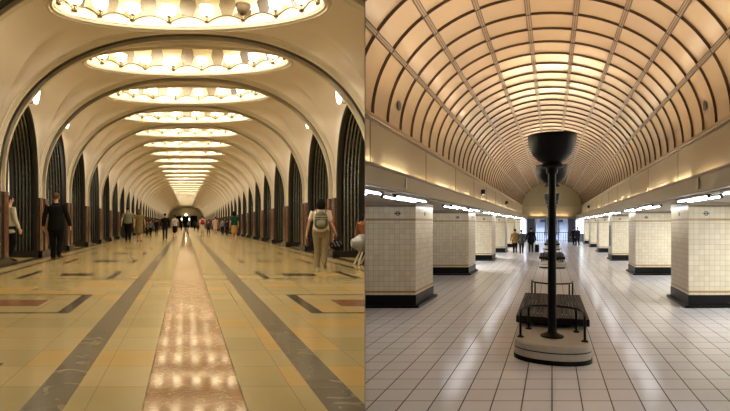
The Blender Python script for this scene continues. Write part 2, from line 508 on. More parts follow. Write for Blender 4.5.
def lamp_spot(k, i):
    t = 2 * pi * (i + 0.5) / NL
    x, y = oval(t, 1, -0.13)
    c = PL(x, ribv(k) + BAY / 2 + y, 5.61 + 0.28)
    return t, c
stuff = MB()
def add_stuff(c):
    r = [(0.06, 0.0), (0.14, 0.09), (0.17, 0.23)]
    b = len(stuff.v)
    stuff.lathe(r, 8, tuple(c))
for k in range(K0, K1 + 1):
    vm = ribv(k) + BAY / 2
    o = tag(link('ceiling_vault', VAULT, None, PL(0, vm, 0), side=LEFT), kind='structure')
    # the dome of the bay
    d = tag(link('ceiling_dome', None, None, PL(0, vm, 0)), kind='structure')
    link('drum', DRUM, d, side=LEFT); link('rim_moulding', RIM, d, side=LEFT)
    link('scalloped_rail', RAIL, d, side=LEFT)
    if k >= -2:
        for t, me in NICHES:
            if sin(t) > -0.35 and k < 24: link('mosaic_panel', me, d, side=LEFT)
    vis = [i for i in range(NL) if sin(2 * pi * (i + 0.5) / NL) > -0.35]
    vis.sort(key=lambda i: cos(2 * pi * (i + 0.5) / NL))
    for i in range(NL):
        t, c = lamp_spot(k, i)
        if i in vis and -1 <= k <= 20:
            j = vis.index(i)
            off = (k == -1 and i == 3)
            lab = 'glowing glass bowl lamp, %s from the left around the %s oval dome' % (nth(j), nth(k + 1))
            if off: lab = 'dark unlit bowl lamp on the rim of the first oval dome'
            if k <= 3:
                r = thing('bowl_lamp', lab, 'lamp', c, 0, 'bowl lamps around the ceiling domes')
                link('glass_bowl', OFF if off else GLASS, r, side=LEFT); link('bracket', BRACKET, r, side=LEFT)
            else:
                r = link('bowl_lamp', LAMP, None, c, side=LEFT)
                tag(r, lab, 'lamp', 'bowl lamps around the ceiling domes')
        else:
            add_stuff(c)
    if k <= 30:
        for ux in (-1.2, 1.2):  # two added spots, hidden above the rim, supplement the bowl lamps
            L = bpy.data.lights.new('dome_fill', 'SPOT'); L.energy = DOME_FILL_W; L.spot_size = radians(168); L.spot_blend = 0.4; L.color = (1.0, 0.90, 0.75); L.shadow_soft_size = 0.05
            lo = link('dome_fill', L, None, PL(ux, vm, 6.62))
            lo.visible_camera = True
o = link('distant_bowl_lamps', stuff.mesh('distant_bowl_lamps', M['lamp'], smooth=True), side=LEFT)
tag(o, 'countless small glowing bowl lamps around the farthest ceiling domes', 'lamps', kind='stuff')

# -- transverse arches (ribs) over the hall
def rib_path():
    pts = [(-A, 1.85, 1, 0), (-A, 2.0, 1, 0)]
    n = 64
    for i in range(n + 1):
        a = pi - pi * i / n
        ca, sa = cos(a), max(sin(a), 0.0)
        u, z = A * math.copysign(abs(ca) ** (2 / NE), ca), ZC + B * sa ** (2 / NE)
        nx, nz = -math.copysign(abs(u / A) ** (NE - 1), u) / A, -(max(z - ZC, 0) / B) ** (NE - 1) / B
        l = sqrt(nx * nx + nz * nz); pts.append((u, z, nx / l, nz / l))
    pts += [(A, 2.0, -1, 0), (A, 1.85, -1, 0)]
    return pts
RP = rib_path()
def rib_strip(prof):
    return [[(u + nx * h, s, z + nz * h) for (u, z, nx, nz) in RP] for s, h in prof]
def rib_meshes():
    out = []
    pr = [(-0.445, -0.02), (-0.44, 0.0), (-0.36, 0.012), (-0.35, 0.03), (-0.30, 0.035), (-0.29, 0.05), (-0.24, 0.06), (-0.20, 0.06), (-0.19, 0.055), (-0.19, -0.05)]
    mb = MB(); mb.quad_grid(rib_strip(pr)); out.append(mb.mesh('arch_moulding', M['moulding'], KL, smooth=True, angle=25))
    mb = MB(); mb.quad_grid(rib_strip([(-s, h) for s, h in pr])); out.append(mb.mesh('arch_moulding', M['moulding'], KL, smooth=True, angle=25))
    mb = MB(); mb.quad_grid(rib_strip([(-0.195, -0.04), (-0.18, -0.03), (-0.06, -0.01), (0.06, -0.01), (0.18, -0.03), (0.195, -0.04)]))
    out.append(mb.mesh('steel_band', M['steel_dark'], KL, smooth=True, angle=30))
    return out
RIBS = rib_meshes()
for k in range(K0, K1 + 2):
    j = k + 1
    r = thing('ceiling_arch', ('%s broad plaster arch with a dark steel band spanning the hall' % nth(j)) if j >= 0 else
              'plaster arch with steel band over the viewer, %s of the row' % nth(k - K0), 'arch', PL(0, ribv(k), 0), 0, 'transverse ceiling arches')
    for me, nm in zip(RIBS, ('arch_moulding', 'arch_moulding', 'steel_band')): link(nm, me, r, side=LEFT)

# -- piers
def pier_meshes(sg):
    def bx(mb, a, b, *r):
        a, b = sorted((sg * a, sg * b)); mb.box(a, b, *r)
    sh = MB(); bx(sh, A + 0.02, 5.5, -0.44, 0.44, 1.85, 4.8)
    st = MB(); bx(st, A - 0.07, 5.45, -0.44, -0.13, 0.2, 1.85); bx(st, A - 0.07, 5.45, 0.13, 0.44, 0.2, 1.85); bx(st, A, 5.45, -0.13, 0.13, 0.2, 1.85)
    bs = MB(); bx(bs, A - 0.14, 5.58, -0.47, 0.47, 0, 0.2)
    gr = MB(); bx(gr, A - 0.04, A, -0.12, 0.12, 0.2, 1.85)
    return [sh.mesh('shaft', M['plaster'], KL), st.mesh('stone_facing', M['rhodonite'], KL), bs.mesh('plinth', M['black_stone'], KL), gr.mesh('steel_strip', M['steel_dark'], KL)]
ARCHP = []
n = 40
for i in range(n + 1):
    g = -pi / 2 + pi * i / n
    ARCHP.append((HS * math.copysign(abs(sin(g)) ** PE, g), ZC + RISEA * max(cos(g), 0) ** PE))
FULL = [(-HS, z, 1, 0) for z in (0.18, 1.2)]
for i, (s, z) in enumerate(ARCHP):
    a = ARCHP[max(i - 1, 0)]; b = ARCHP[min(i + 1, n)]
    t = Vector((b[0] - a[0], b[1] - a[1])).normalized()
    FULL.append((s, z, t[1], -t[0]))
FULL += [(HS, z, -1, 0) for z in (1.2, 0.18)]
def arcade_meshes(sg):
    def strip(prof): return [[(sg * (A + d), s + ns * h, z + nz * h) for (s, z, ns, nz) in FULL] for d, h in prof]
    out = []
    fl = []
    NF = 5
    for i in range(NF * 8 + 1):
        d = 0.16 + 0.54 * i / (NF * 8)
        fl.append((d, 0.02 + 0.075 * abs(sin(pi * i / 8)) ** 0.85))
    mb = MB(); mb.quad_grid(strip(fl)); out.append(('fluted_lining', mb.mesh('fluted_lining', M['steel'], KL, smooth=True, angle=35)))
    mb = MB(); mb.quad_grid(strip([(-0.02, 0.0), (-0.03, 0.05), (0.0, 0.09), (0.10, 0.095), (0.16, 0.05), (0.16, 0.0)]))
    out.append(('steel_border', mb.mesh('steel_border', M['steel_dark'], KL, smooth=True, angle=35)))
    mb = MB(); mb.quad_grid(strip([(0.70, 0.0), (0.70, 0.06), (0.76, 0.09), (0.86, 0.09), (0.88, 0.0)]))
    out.append(('steel_border', mb.mesh('steel_border', M['steel_dark'], KL, smooth=True, angle=35)))
    for sy in (-1, 1):
        mb = MB(); a, b = sorted((sg * (A - 0.04), sg * 5.5)); c, d = sorted((sy * HS, sy * (HS - 0.14)))
        mb.box(a, b, c, d, 0, 0.2); out.append(('plinth', mb.mesh('plinth', M['black_stone'], KL)))
    mb = MB(); mb.quad_grid([[(sg * 5.47, s, z) for (s, z) in ARCHP], [(sg * 5.47, s, 4.82) for (s, z) in ARCHP]])
    out.append(('spandrel', mb.mesh('spandrel', M['aisle_wall'], KL)))
    return out
def sconce_mesh():
    mb = MB(); mb.lathe([(0.01, -0.26), (0.05, -0.24), (0.08, -0.10), (0.10, 0.10), (0.105, 0.26), (0.09, 0.26)], 12)
    return mb.mesh('sconce', M['sconce'], smooth=True)
def sconce_arm(sg):
    mb = MB(); mb.tube([(0, 0, -0.2), (sg * 0.15, 0, -0.24), (sg * 0.3, 0, -0.2)], 0.015, 6); mb.lathe([(0.03, -0.25), (0.03, -0.2)], 8)
    return mb.mesh('bracket', M['bronze'], smooth=True)
SCONCE = sconce_mesh()
for sg, sd in ((-1, 'left'), (1, 'right')):
    pm = pier_meshes(sg); am = arcade_meshes(sg); sa = sconce_arm(sg)
    for k in range(K0, K1 + 2):
        j = k + 1
        if j >= 0:
            lab = '%s arcade pier on the %s, red-brown stone below pale plaster' % (nth(j), sd)
        else: lab = 'arcade pier of stone and plaster beside the viewer, %s on the %s' % (nth(k - K0), sd)
        r = thing('arcade_pier', lab, 'pier', PL(0, ribv(k), 0), 0, 'arcade piers of the %s side' % sd, 'thing')
        for me, nm in zip(pm, ('shaft', 'stone_facing', 'plinth', 'steel_strip')): link(nm, me, r, side=LEFT)
        if k <= K1:
            r = thing('arcade_arch', ('%s arch lined with dark fluted steel on the %s side' % (nth(j), sd)) if j >= 0 else
                      'fluted steel arch beside the viewer, %s on the %s' % (nth(k - K0), sd), 'arch', PL(0, ribv(k) + BAY / 2, 0), 0,
                      'steel lined arches of the %s side' % sd)
            for nm, me in am: link(nm, me, r, side=LEFT)
            if k >= -1 and k < 12:
                r = thing('wall_sconce', 'small glowing white sconce above the %s steel arch on the %s' % (nth(j), sd), 'lamp',
                          PL(sg * 4.30, ribv(k) + BAY / 2, 4.70), 0, 'sconces above the arches')
                link('glass_shade', SCONCE, r, side=LEFT); link('bracket', sa, r, side=LEFT)
for sg in (-1, 1):
    for k in range(-1, 20, 2):
        L = bpy.data.lights.new('platform_light', 'POINT'); L.energy = AISLE_W * 7; L.color = (1.0, 0.92, 0.74); L.shadow_soft_size = 0.3
        p = PL(sg * 7.1, ribv(k) + BAY / 2, 3.3)
        if (p.x > -0.5) : continue
        link('platform_light', L, None, p)

# distant end: bright lamps, columns of the doorway
for x in (-1.15, 1.15):
    r = thing('doorway_pillar', 'pale lit pillar on the %s of the distant doorway' % ('left' if x < 0 else 'right'), 'pillar', PL(x, VEND + 1.6, 0), 0, 'pillars of the distant doorway', 'thing')
    mb = MB(); mb.lathe([(0.36, 0), (0.36, 0.2), (0.26, 0.25), (0.24, 3.0), (0.34, 3.1), (0.34, 3.3)], 12)
    link('shaft', mb.mesh('shaft', M['dome'], smooth=True, angle=30), r)
    mb = MB(); mb.ball((0, -0.4, 2.3), 0.14, 0.14, 0.35); link('glass_shade', mb.mesh('glass_shade', M['sconce'], smooth=True), r)
    mb = MB(); mb.tube([(0, -0.2, 2.0), (0, -0.38, 1.95), (0, -0.4, 2.0)], 0.03); link('bracket', mb.mesh('bracket', M['bronze']), r)
r = thing('globe_lamp', 'round white lamp above the distant doorway', 'lamp', PL(0.0, VEND - 0.3, 3.55))
mb = MB(); mb.ball((0, 0, 0), 0.3); link('glass_shade', mb.mesh('glass_shade', M['sconce'], smooth=True), r)
mb = MB(); mb.box(-0.05, 0.05, 0.2, 0.31, -0.06, 0.06); mb.tube([(0, 0.2, 0), (0, 0.28, 0)], 0.03); link('bracket', mb.mesh('bracket', M['bronze']), r)

# ================================================================== RIGHT HALL: ribbed barrel vault
VE = 52.5
VS = -3.0
WIN = 3.25                 # inner face of pillars
UF, ZCOR, RISE = 3.1, 3.87, 2.43
mb = MB(); mb.box(-7.2, 7.2, VS, VE + 10, -0.25, 0)
tag(link('floor_tiled', mb.mesh('floor_tiled', M['floor_right'], KR), None, (OR_, 0, 0), side=RIGHT), kind='structure')
for sgn, nm in ((-1, 'wall_middle_passage'), (1, 'wall_right')):
    mb = MB(); a, b = sorted((sgn * 7.0, sgn * 7.2)); mb.box(a, b, VS, VE + 10, 0, 2.6)
    tag(link(nm, mb.mesh(nm, M['tile'], KR), side=RIGHT), kind='structure')
    # beam with its ledge, and the flat soffit behind it
    mb = MB()
    mb.box(*sorted((sgn * 2.5, sgn * 2.62)), VS, VE, 2.52, 2.845, 0)
    mb.box(*sorted((sgn * 2.62, sgn * 3.2)), VS, VE, 2.56, 2.66, 0)
    mb.box(*sorted((sgn * 2.485, sgn * 2.5)), VS, VE, 2.80, 2.845, 1)
    mb.box(*sorted((sgn * 2.485, sgn * 2.5)), VS, VE, 2.52, 2.55, 1)
    tag(link('trim_beam', mb.mesh('trim_beam', [M['fascia'], M['vault_rib']], KR), side=RIGHT), kind='structure')
    mb = MB(); mb.box(*sorted((sgn * 2.62, sgn * 7.0)), VS, VE, 2.5, 2.56)
    tag(link('ceiling_soffit', mb.mesh('ceiling_soffit', M['soffit'], KR), side=RIGHT), kind='structure')
    mb = MB(); mb.box(*sorted((sgn * 3.1, sgn * 3.22)), VS, VE, 2.66, 3.82, 0)
    for q in range(16):
        y = 0.95 + q * 3.78
        if y < VE: mb.box(*sorted((sgn * 3.092, sgn * 3.1)), y, y + 0.012, 2.66, 3.80, 1)
    tag(link('wall_frieze', mb.mesh('wall_frieze', [M['frieze'], M['vault_rib']], KR), side=RIGHT), kind='structure')
    mb = MB(); mb.box(*sorted((sgn * 3.03, sgn * 3.22)), VS, VE, 3.80, 3.87, 0); mb.box(*sorted((sgn * 3.06, sgn * 3.10)), VS, VE, 3.76, 3.80, 1)
    tag(link('trim_cornice', mb.mesh('trim_cornice', [M['vault_strip'], M['vault_rib']], KR), side=RIGHT), kind='structure')

ceil = tag(link('ceiling_barrel', None), kind='structure')
def vp(phi, h=0.0):   # phi from the crown
    nx, nz = -sin(phi) / UF, -cos(phi) / RISE
    l = sqrt(nx * nx + nz * nz)
    return UF * sin(phi) + nx / l * h, ZCOR + RISE * cos(phi) + nz / l * h
mb = MB()
NP = 60
mb.quad_grid([[(vp(-pi / 2 + pi * i / NP)[0], y, vp(-pi / 2 + pi * i / NP)[1]) for i in range(NP + 1)] for y in [VS + (VE - VS) * q / 70 for q in range(71)]])
link('vault_lining', mb.mesh('vault_lining', M['vault'], KR, smooth=True), ceil, side=RIGHT)
def trib():
    mb = MB()
    prof = [(-0.024, 0.0), (-0.022, 0.018), (-0.010, 0.02), (-0.009, 0.042), (0.009, 0.042), (0.010, 0.02), (0.022, 0.018), (0.024, 0.0)]
    mb.quad_grid([[(vp(-pi / 2 + pi * i / 48, h)[0], s, vp(-pi / 2 + pi * i / 48, h)[1]) for i in range(49)] for s, h in prof])
    return mb.mesh('transverse_rib', M['vault_rib'], KR, smooth=True, angle=30)
TR = trib()
yy = 10.17
while yy > VS + 0.8: yy -= 0.79
while yy < VE:
    link('transverse_rib', TR, ceil, PR(0, yy, 0), side=RIGHT); yy += 0.79
for deg in (-81, -63, -45, -27, -9, 9, 27, 45, 63, 81):
    if abs(deg) == 81: continue
    p = radians(deg)
    mb = MB()
    for q0, q1, h, mi in ((-0.035, 0.035, 0.035, 0), (-0.05, -0.035, 0.055, 1), (0.035, 0.05, 0.055, 1), (-0.006, 0.006, 0.04, 1)):
        a0, a1 = p + q0 / 2.8, p + q1 / 2.8
        pts = [vp(a0, 0), vp(a0, h), vp(a1, h), vp(a1, 0)]
        mb.quad_grid([[(x, y, z) for x, z in pts] for y in (VS, VE)], mi)
    link('longitudinal_rib', mb.mesh('longitudinal_rib', [M['vault_strip'], M['vault_rib']], KR), ceil, side=RIGHT)
# end wall above the opening, with its lit ledge
mb = MB()
n = 40
top = [vp(-pi / 2 + pi * i / n) for i in range(n + 1)]
mb.quad_grid([[(x, 0, z) for x, z in top], [(UF * (2 * i / n - 1), 0, ZCOR) for i in range(n + 1)]], 0)
mb.box(-3.22, 3.22, 0.0, 0.2, 2.5, 3.87, 1)
mb.box(-3.1, 3.1, -0.06, 0.0, 3.78, 3.87, 0)
mb.box(-3.1, 3.1, -0.35, -0.30, 2.5, 2.80, 2); mb.box(-3.1, 3.1, -0.30, 0, 2.5, 2.56, 2)
tag(link('wall_end_lunette', mb.mesh('wall_end_lunette', [M['lunette'], M['frieze'], M['fascia']], KR), None, PR(0, VE, 0)), kind='structure')

# -- tiled pillars
PD, PW, PITCH, PV0 = 1.74, 1.9, 7.56, 11.9
def roundel(mb, cx, cz, y, r=0.055, axis='y', sgn=-1):
    n = 20
    def pt(a, rr, off):
        p = (rr * cos(a), rr * sin(a))
        return (cx + p[0], y + sgn * off, cz + p[1]) if axis == 'y' else (y + sgn * off, cx + p[0], cz + p[1])
    mb.quad_grid([[pt(2 * pi * i / n, rr, off) for i in range(n)] for rr, off in ((r * 0.6, 0.0), (r * 0.6, 0.006), (r, 0.006), (r, 0.0))], 0, close_u=True)
    w, h = r * 1.35, r * 0.24
    if axis == 'y': mb.box(cx - w, cx + w, *sorted((y + sgn * 0.009, y)), cz - h, cz + h)
    else: mb.box(*sorted((y + sgn * 0.009, y)), cx - w, cx + w, cz - h, cz + h)
def pillar_meshes(sg):
    u0, u1 = sorted((sg * WIN, sg * (WIN + PW)))
    out = []
    mb = MB(); mb.box(u0, u1, 0, PD, 0.30, 2.5); out.append(('tiled_shaft', mb.mesh('tiled_shaft', M['tile'], KR)))
    for z0, z1, e, mt, nm in ((0.35, 0.40, 0.006, 'band', 'lower_band'), (2.07, 2.115, 0.006, 'band', 'upper_band'), (2.40, 2.43, 0.012, 'band_dark', 'top_band'), (2.43, 2.5, 0.006, 'soffit', 'cap'),
                              (0.0, 0.30, 0.015, 'black', 'base'), (0.0, 0.06, 0.10, 'black', 'skirting')):
        mb = MB(); mb.bbox(u0 - e, u1 + e, -e, PD + e, z0, z1, min(0.004, (z1 - z0) / 4)); out.append((nm, mb.mesh(nm, M[mt], KR)))
    for off in (0.42, PW - 0.42):
        mb = MB(); roundel(mb, sg * (WIN + off), 2.24, 0.0); out.append(('roundel', mb.mesh('roundel', M['navy'], KR)))
    mb = MB(); roundel(mb, PD / 2, 2.24, sg * WIN, axis='x', sgn=-sg); out.append(('roundel', mb.mesh('roundel', M['navy'], KR)))
    return out
for sg, sd in ((-1, 'left'), (1, 'right')):
    pm = pillar_meshes(sg)
    for q in range(-1, 6):
        v = PV0 + PITCH * q
        lab = ('%s cream tiled pillar down the %s side of the white hall' % (nth(q), sd)) if q >= 0 else 'cream tiled pillar beside the viewer on the %s of the white hall' % sd
        if q < 0 and sg < 0: continue
        r = thing('tiled_pillar', lab, 'pillar', PR(0, v, 0), 0, 'tiled pillars of the white hall', 'thing')
        for nm, me in pm: link(nm, me, r, side=RIGHT)
# doorway posters on the third right pillar
mb = MB(); mb.bbox(-0.012, 0.0, -0.25, 0.25, 0.0, 1.15, 0.004)
tag(link('notice_board', mb.mesh('notice_board', M['black'], KR), None, PR(WIN, PV0 + PITCH * 2 + 1.0, 0.75)), 'dark notice board on the inner face of the third right pillar', 'notice board')

# -- fluorescent fittings under the soffit
tb = MB(); tb.tube([(0, 0, -0.045), (0, 2.05, -0.045)], 0.010, 8)
tr = MB(); tr.bbox(-0.05, 0.05, -0.03, 2.08, -0.022, 0.0, 0.004); tr.box(-0.02, 0.02, -0.03, 0.0, -0.07, -0.022); tr.box(-0.02, 0.02, 2.05, 2.08, -0.07, -0.022)
TUBE = tb.mesh('tube', M['tube'], KR, smooth=True); TRAY = tr.mesh('tray', M['black'], KR)
for sg, sd in ((-1, 'left'), (1, 'right')):
    for row, ru in enumerate((2.66, 2.88)):
        cnt = 0
        for q in range(-1, 6):
            for so in (0.0, 2.8):
                v = 5.70 + PITCH * q + so
                if v < -2.5: continue
                r = thing('fluorescent_light', 'lit white tube light under the %s beam, %s from the front in the %s row' % (sd, nth(cnt), ('inner', 'outer')[row]), 'light',
                          PR(sg * ru, v, 2.5), 0, 'tube lights under the beams')
                link('tube', TUBE, r, side=RIGHT); link('tray', TRAY, r, side=RIGHT); cnt += 1
# area lights added out of sight behind the pillars to brighten the floor
for sg in (-1, 1):
    for q in range(-1, 6):
        p = PR(sg * 6.0, PV0 - 2.85 + PITCH * q, 2.46)
        if abs(p.x) < 0.6 or p.x < 0.6: continue
        L = bpy.data.lights.new('passage_fill', 'AREA'); L.shape = 'RECTANGLE'; L.size = 0.3; L.size_y = 3.0; L.energy = PASSAGE_FILL_W * (2.0 if sg < 0 else 1.0); L.color = (0.96, 0.98, 1.0)
        link('passage_fill', L, None, p)
# -- cove battens on the ledge
cb = MB(); cb.tube([(0, 0, 0.31), (0, 1.65, 0.31)], 0.014, 8)
cc = MB(); cc.bbox(-0.02, 0.02, -0.04, 1.69, 0, 0.295, 0.004)
CB = cb.mesh('tube', M['cove'], KR, smooth=True); CC = cc.mesh('tray', M['tray'], KR)
CBD = CB.copy(); CBD.materials[0] = M['cove_dim']
cs = MB(); cs.tube([(0, 0, 0.31), (0, 1.0, 0.31)], 0.014, 8)
CS = cs.mesh('tube', M['cove'], KR, smooth=True)
for sg, sd in ((-1, 'left'), (1, 'right')):
    for q in range(22):
        v = 6.95 + 2.12 * q
        if v > VE - 2: continue
        dim = ((q % 4 == 2) if sg < 0 else (q % 4 == 1))
        r = thing('cove_light', '%s cove light glowing behind the %s beam against the frieze' % (nth(q), sd), 'light', PR(sg * 3.06, v, 2.66), 0, 'cove lights behind the beams')
        link('tube', CBD if dim else CB if q < 4 else CS, r, side=RIGHT); link('tray', CC, r, side=RIGHT)
for i, x in enumerate((-2.2, 0.15)):
    r = thing('cove_light', 'short cove light on the end wall ledge, %s' % ('left of the posts' if i == 0 else 'behind the posts'), 'light', PR(x, VE - 0.12, 2.56), 0, 'cove lights on the end wall')
    mb = MB(); mb.tube([(0, 0, 0.12), (1.5, 0, 0.12)], 0.03, 8); link('tube', mb.mesh('tube', M['cove_dim'], smooth=True), r)
    mb = MB(); mb.box(0, 1.5, -0.04, 0.04, 0, 0.09); link('tray', mb.mesh('tray', M['tray']), r)
# -- small fittings on the frieze: speakers and junction boxes
def speaker(side_, v, z, lab):
    r = thing('wall_speaker', lab, 'speaker', PR(side_ * 3.09, v, z), 0, 'small speakers on the frieze')
    mb = MB(); a, b = sorted((0, -side_ * 0.16)); mb.bbox(a, b, -0.09, 0.09, 0, 0.2, 0.015); link('case', mb.mesh('case', M['black']), r)
    mb = MB(); a, b = sorted((0, -side_ * 0.04)); mb.box(a, b, -0.03, 0.03, -0.12, 0.02); link('bracket', mb.mesh('bracket', M['chrome']), r)
speaker(-1, 21.8, 3.28, 'small black speaker on the left frieze, nearest one')
speaker(-1, 33.0, 3.28, 'small black speaker on the left frieze, farther one')
speaker(1, 41.0, 3.28, 'small black speaker on the right frieze')
for sg, sd in ((-1, 'left'), (1, 'right')):
    mb = MB(); mb.bbox(*sorted((sg * 0.0, -sg * 0.012)), -0.04, 0.04, -0.09, 0.09, 0.003)
    tag(link('junction_plate', mb.mesh('junction_plate', M['vault_strip'], KR), None, PR(sg * 2.485, 8.5, 2.68)), 'small upright tan plate on the %s beam face' % sd, 'plate', 'plates on the beams')
    r = None
    mb = MB()
    mb.ball((0, 0, 0), 0.03, 0.11, 0.10); 
    o = link('wall_vent', mb.mesh('wall_vent', M['tray'], KR, smooth=True), None, PR(sg * (vp(radians(79))[0] - 0.02), 9.9, vp(radians(79))[1]), side=RIGHT)
    tag(o, 'small grey oval vent low on the %s side of the ribbed vault' % sd, 'vent', 'oval vents in the vault')

# -- benches with uplighter posts
YAW_R = -math.atan(KR)
def stadium(hw, y0, y1, z, n=14):
    r = hw; pts = []
    for i in range(n + 1):
        a = pi + pi * i / n; pts.append((r * cos(a), y0 + r * 0.72 + r * 0.72 * sin(a), z))
    for i in range(n + 1):
        a = pi * i / n; pts.append((r * cos(a), y1 - r * 0.72 + r * 0.72 * sin(a), z))
    return pts
def bench_meshes():
    out = {}
    L0, L1 = -2.8, 2.8
    mb = MB()
    lv = [(0.50, 0.0), (0.50, 0.055), (0.535, 0.06), (0.535, 0.16), (0.515, 0.163), (0.515, 0.177), (0.535, 0.18), (0.535, 0.25), (0.515, 0.27)]
    rows = [stadium(hw, L0 + (0.535 - hw), L1 - (0.535 - hw), z) for hw, z in lv]
    b = mb.quad_grid(rows[2:], 0, close_u=True)
    mb.f.append(tuple(b + (len(rows) - 3) * len(rows[0]) + i for i in range(len(rows[0])))); mb.m.append(0)
    out['plinth'] = mb.mesh('plinth', M['plinth'], smooth=True, angle=30)
    mb = MB(); b = mb.quad_grid([stadium(0.545, L0 - 0.01, L1 + 0.01, 0.0), stadium(0.545, L0 - 0.01, L1 + 0.01, 0.06), stadium(0.53, L0, L1, 0.065)], 0, close_u=True)
    out['kick_rail'] = mb.mesh('kick_rail', M['black'], smooth=True, angle=30)
    mb = MB(); mb.quad_grid([stadium(0.5375, L0 - 0.002, L1 + 0.002, 0.163), stadium(0.5375, L0 - 0.002, L1 + 0.002, 0.176)], 0, close_u=True)
    out['groove'] = mb.mesh('groove', M['black'], smooth=True)
    for sg in (-1, 1):
        mb = MB()
        for i in range(7):
            x = 0.11 + i * 0.065
            mb.bbox(*sorted((sg * x, sg * (x + 0.055))), -1.45, 1.45, 0.405, 0.44, 0.006)
        mb.bbox(*sorted((sg * 0.10, sg * 0.57)), -1.49, -1.45, 0.33, 0.445, 0.006)
        mb.bbox(*sorted((sg * 0.10, sg * 0.57)), 1.45, 1.49, 0.33, 0.445, 0.006)
        mb.bbox(*sorted((sg * 0.55, sg * 0.57)), -1.45, 1.45, 0.34, 0.44, 0.004)
        for y in (-1.0, 0.0, 1.0): mb.box(*sorted((sg * 0.12, sg * 0.55)), y - 0.03, y + 0.03, 0.37, 0.406)
        out['seat%d' % sg] = mb.mesh('seat', M['wood'])
    for y in (-1.2, 0, 1.2):
        mb = MB(); mb.bbox(-0.30, 0.30, y - 0.04, y + 0.04, 0.27, 0.37, 0.006)
        out['seat_support%s' % y] = mb.mesh('seat_support', M['iron'])
    mb = MB(); mb.bbox(-0.11, 0.11, -1.46, 1.46, 0.30, 0.43, 0.01); out['spine'] = mb.mesh('spine', M['iron'])
    for e in (-1, 1):
        mb = MB()
        pth = []
        for i in range(17):
            a = pi * i / 16
            pth.append((0.45 * cos(a), e * (2.22 - 0.62 * sin(a) ** 0.7), 0.655))
        mb.tube([(0.45, e * 2.34, 0.27), (0.45, e * 2.31, 0.62)] + pth + [(-0.45, e * 2.31, 0.62), (-0.45, e * 2.34, 0.27)], 0.018, 8)
        mb.tube([(0.36, e * 1.68, 0.27), (0.36, e * 1.68, 0.655)], 0.016, 8); mb.tube([(-0.36, e * 1.68, 0.27), (-0.36, e * 1.68, 0.655)], 0.016, 8)
        for x, y in ((0.45, 2.34), (-0.45, 2.34), (0.36, 1.68), (-0.36, 1.68)):
            mb.lathe([(0.05, 0.27), (0.05, 0.282), (0.02, 0.30)], 12, (x, e * y, 0))
        out['arm_rail%d' % e] = mb.mesh('arm_rail', M['iron'], smooth=True, angle=40)
    return out
BM = bench_meshes()
def post_meshes():
    p = MB(); p.lathe([(0.17, 0.27), (0.17, 0.29), (0.12, 0.31), (0.068, 0.34), (0.062, 0.5), (0.058, 2.75), (0.085, 2.78), (0.085, 2.84), (0.05, 2.86)], 20)
    b = MB()
    b.lathe([(0.05, 2.84), (0.16, 2.855), (0.175, 2.88), (0.13, 2.93), (0.20, 2.965), (0.285, 3.05), (0.335, 3.17), (0.352, 3.30), (0.356, 3.35), (0.340, 3.35), (0.335, 3.30), (0.315, 3.18), (0.26, 3.08), (0.1, 3.0)], 28)
    l = MB(); l.lathe([(0.02, 3.04), (0.03, 3.16), (0.06, 3.20), (0.07, 3.27), (0.05, 3.33), (0.01, 3.342)], 12)
    return p.mesh('post', M['iron'], smooth=True, angle=30), b.mesh('bowl_shade', M['iron'], smooth=True, angle=50), l.mesh('bulb', M['bulb'], smooth=True)
PM = post_meshes()
BENCHV = (9.66, 24.76, 39.86)
wn = ('nearest', 'middle', 'farthest')
for i, v in enumerate(BENCHV):
    r = thing('station_bench', '%s island bench, dark slatted seats on an oval grey plinth' % wn[i].capitalize().lower(), 'bench', PR(0, v, 0), YAW_R, 'island benches down the white hall')
    for key, me in BM.items(): link(me.name.split('.')[0], me, r)
    for e, w in ((-1, 'front'), (1, 'back')):
        loc = PR(0, v, 0) + Vector((-sin(YAW_R), cos(YAW_R), 0)) * (e * 2.14)
        r = thing('uplighter_post', 'black bowl uplighter on a post at the %s of the %s bench' % (w, wn[i]), 'lamp', loc, YAW_R, 'uplighters down the white hall')
        link('post', PM[0], r); link('bowl_shade', PM[1], r); link('bulb', PM[2], r)
        L = bpy.data.lights.new('uplighter_lamp', 'SPOT'); L.energy = UPLIGHT_W * (7, 4.5, 2)[i]; L.color = (1.0, 0.60, 0.30); L.shadow_soft_size = 0.07
        L.spot_size = radians(165); L.spot_blend = 0.5
        lo = link('uplighter_lamp', L, None, loc + Vector((0, 0, 3.36))); lo.rotation_euler = (pi, 0, 0)

# -- escalator lobby at the far end
mb = MB(); mb.box(-7.0, 7.0, VE + 9.7, VE + 9.9, 0, 4.5)
tag(link('wall_lobby', mb.mesh('wall_lobby', M['lobby'], KR)), kind='structure')
mb = MB(); mb.box(-7.0, 7.0, VE + 0.2, VE + 9.7, 2.9, 3.0)
tag(link('ceiling_lobby', mb.mesh('ceiling_lobby', M['lobby'], KR)), kind='structure')
for i, x in enumerate((-4.0, -1.1, 1.1, 4.0)):
    r = thing('ceiling_light', 'cool white strip light on the lobby ceiling, %s from the left' % nth(i), 'light', PR(x, VE + 3.2, 2.9), 0, 'strip lights of the escalator lobby')
    mb = MB(); mb.bbox(-0.15, 0.15, -2.2, 2.2, -0.06, -0.015, 0.01); link('diffuser', mb.mesh('diffuser', M['lobby_glow'], KR), r)
    mb = MB(); mb.box(-0.18, 0.18, -2.25, 2.25, -0.015, 0.0); link('tray', mb.mesh('tray', M['tray'], KR), r)
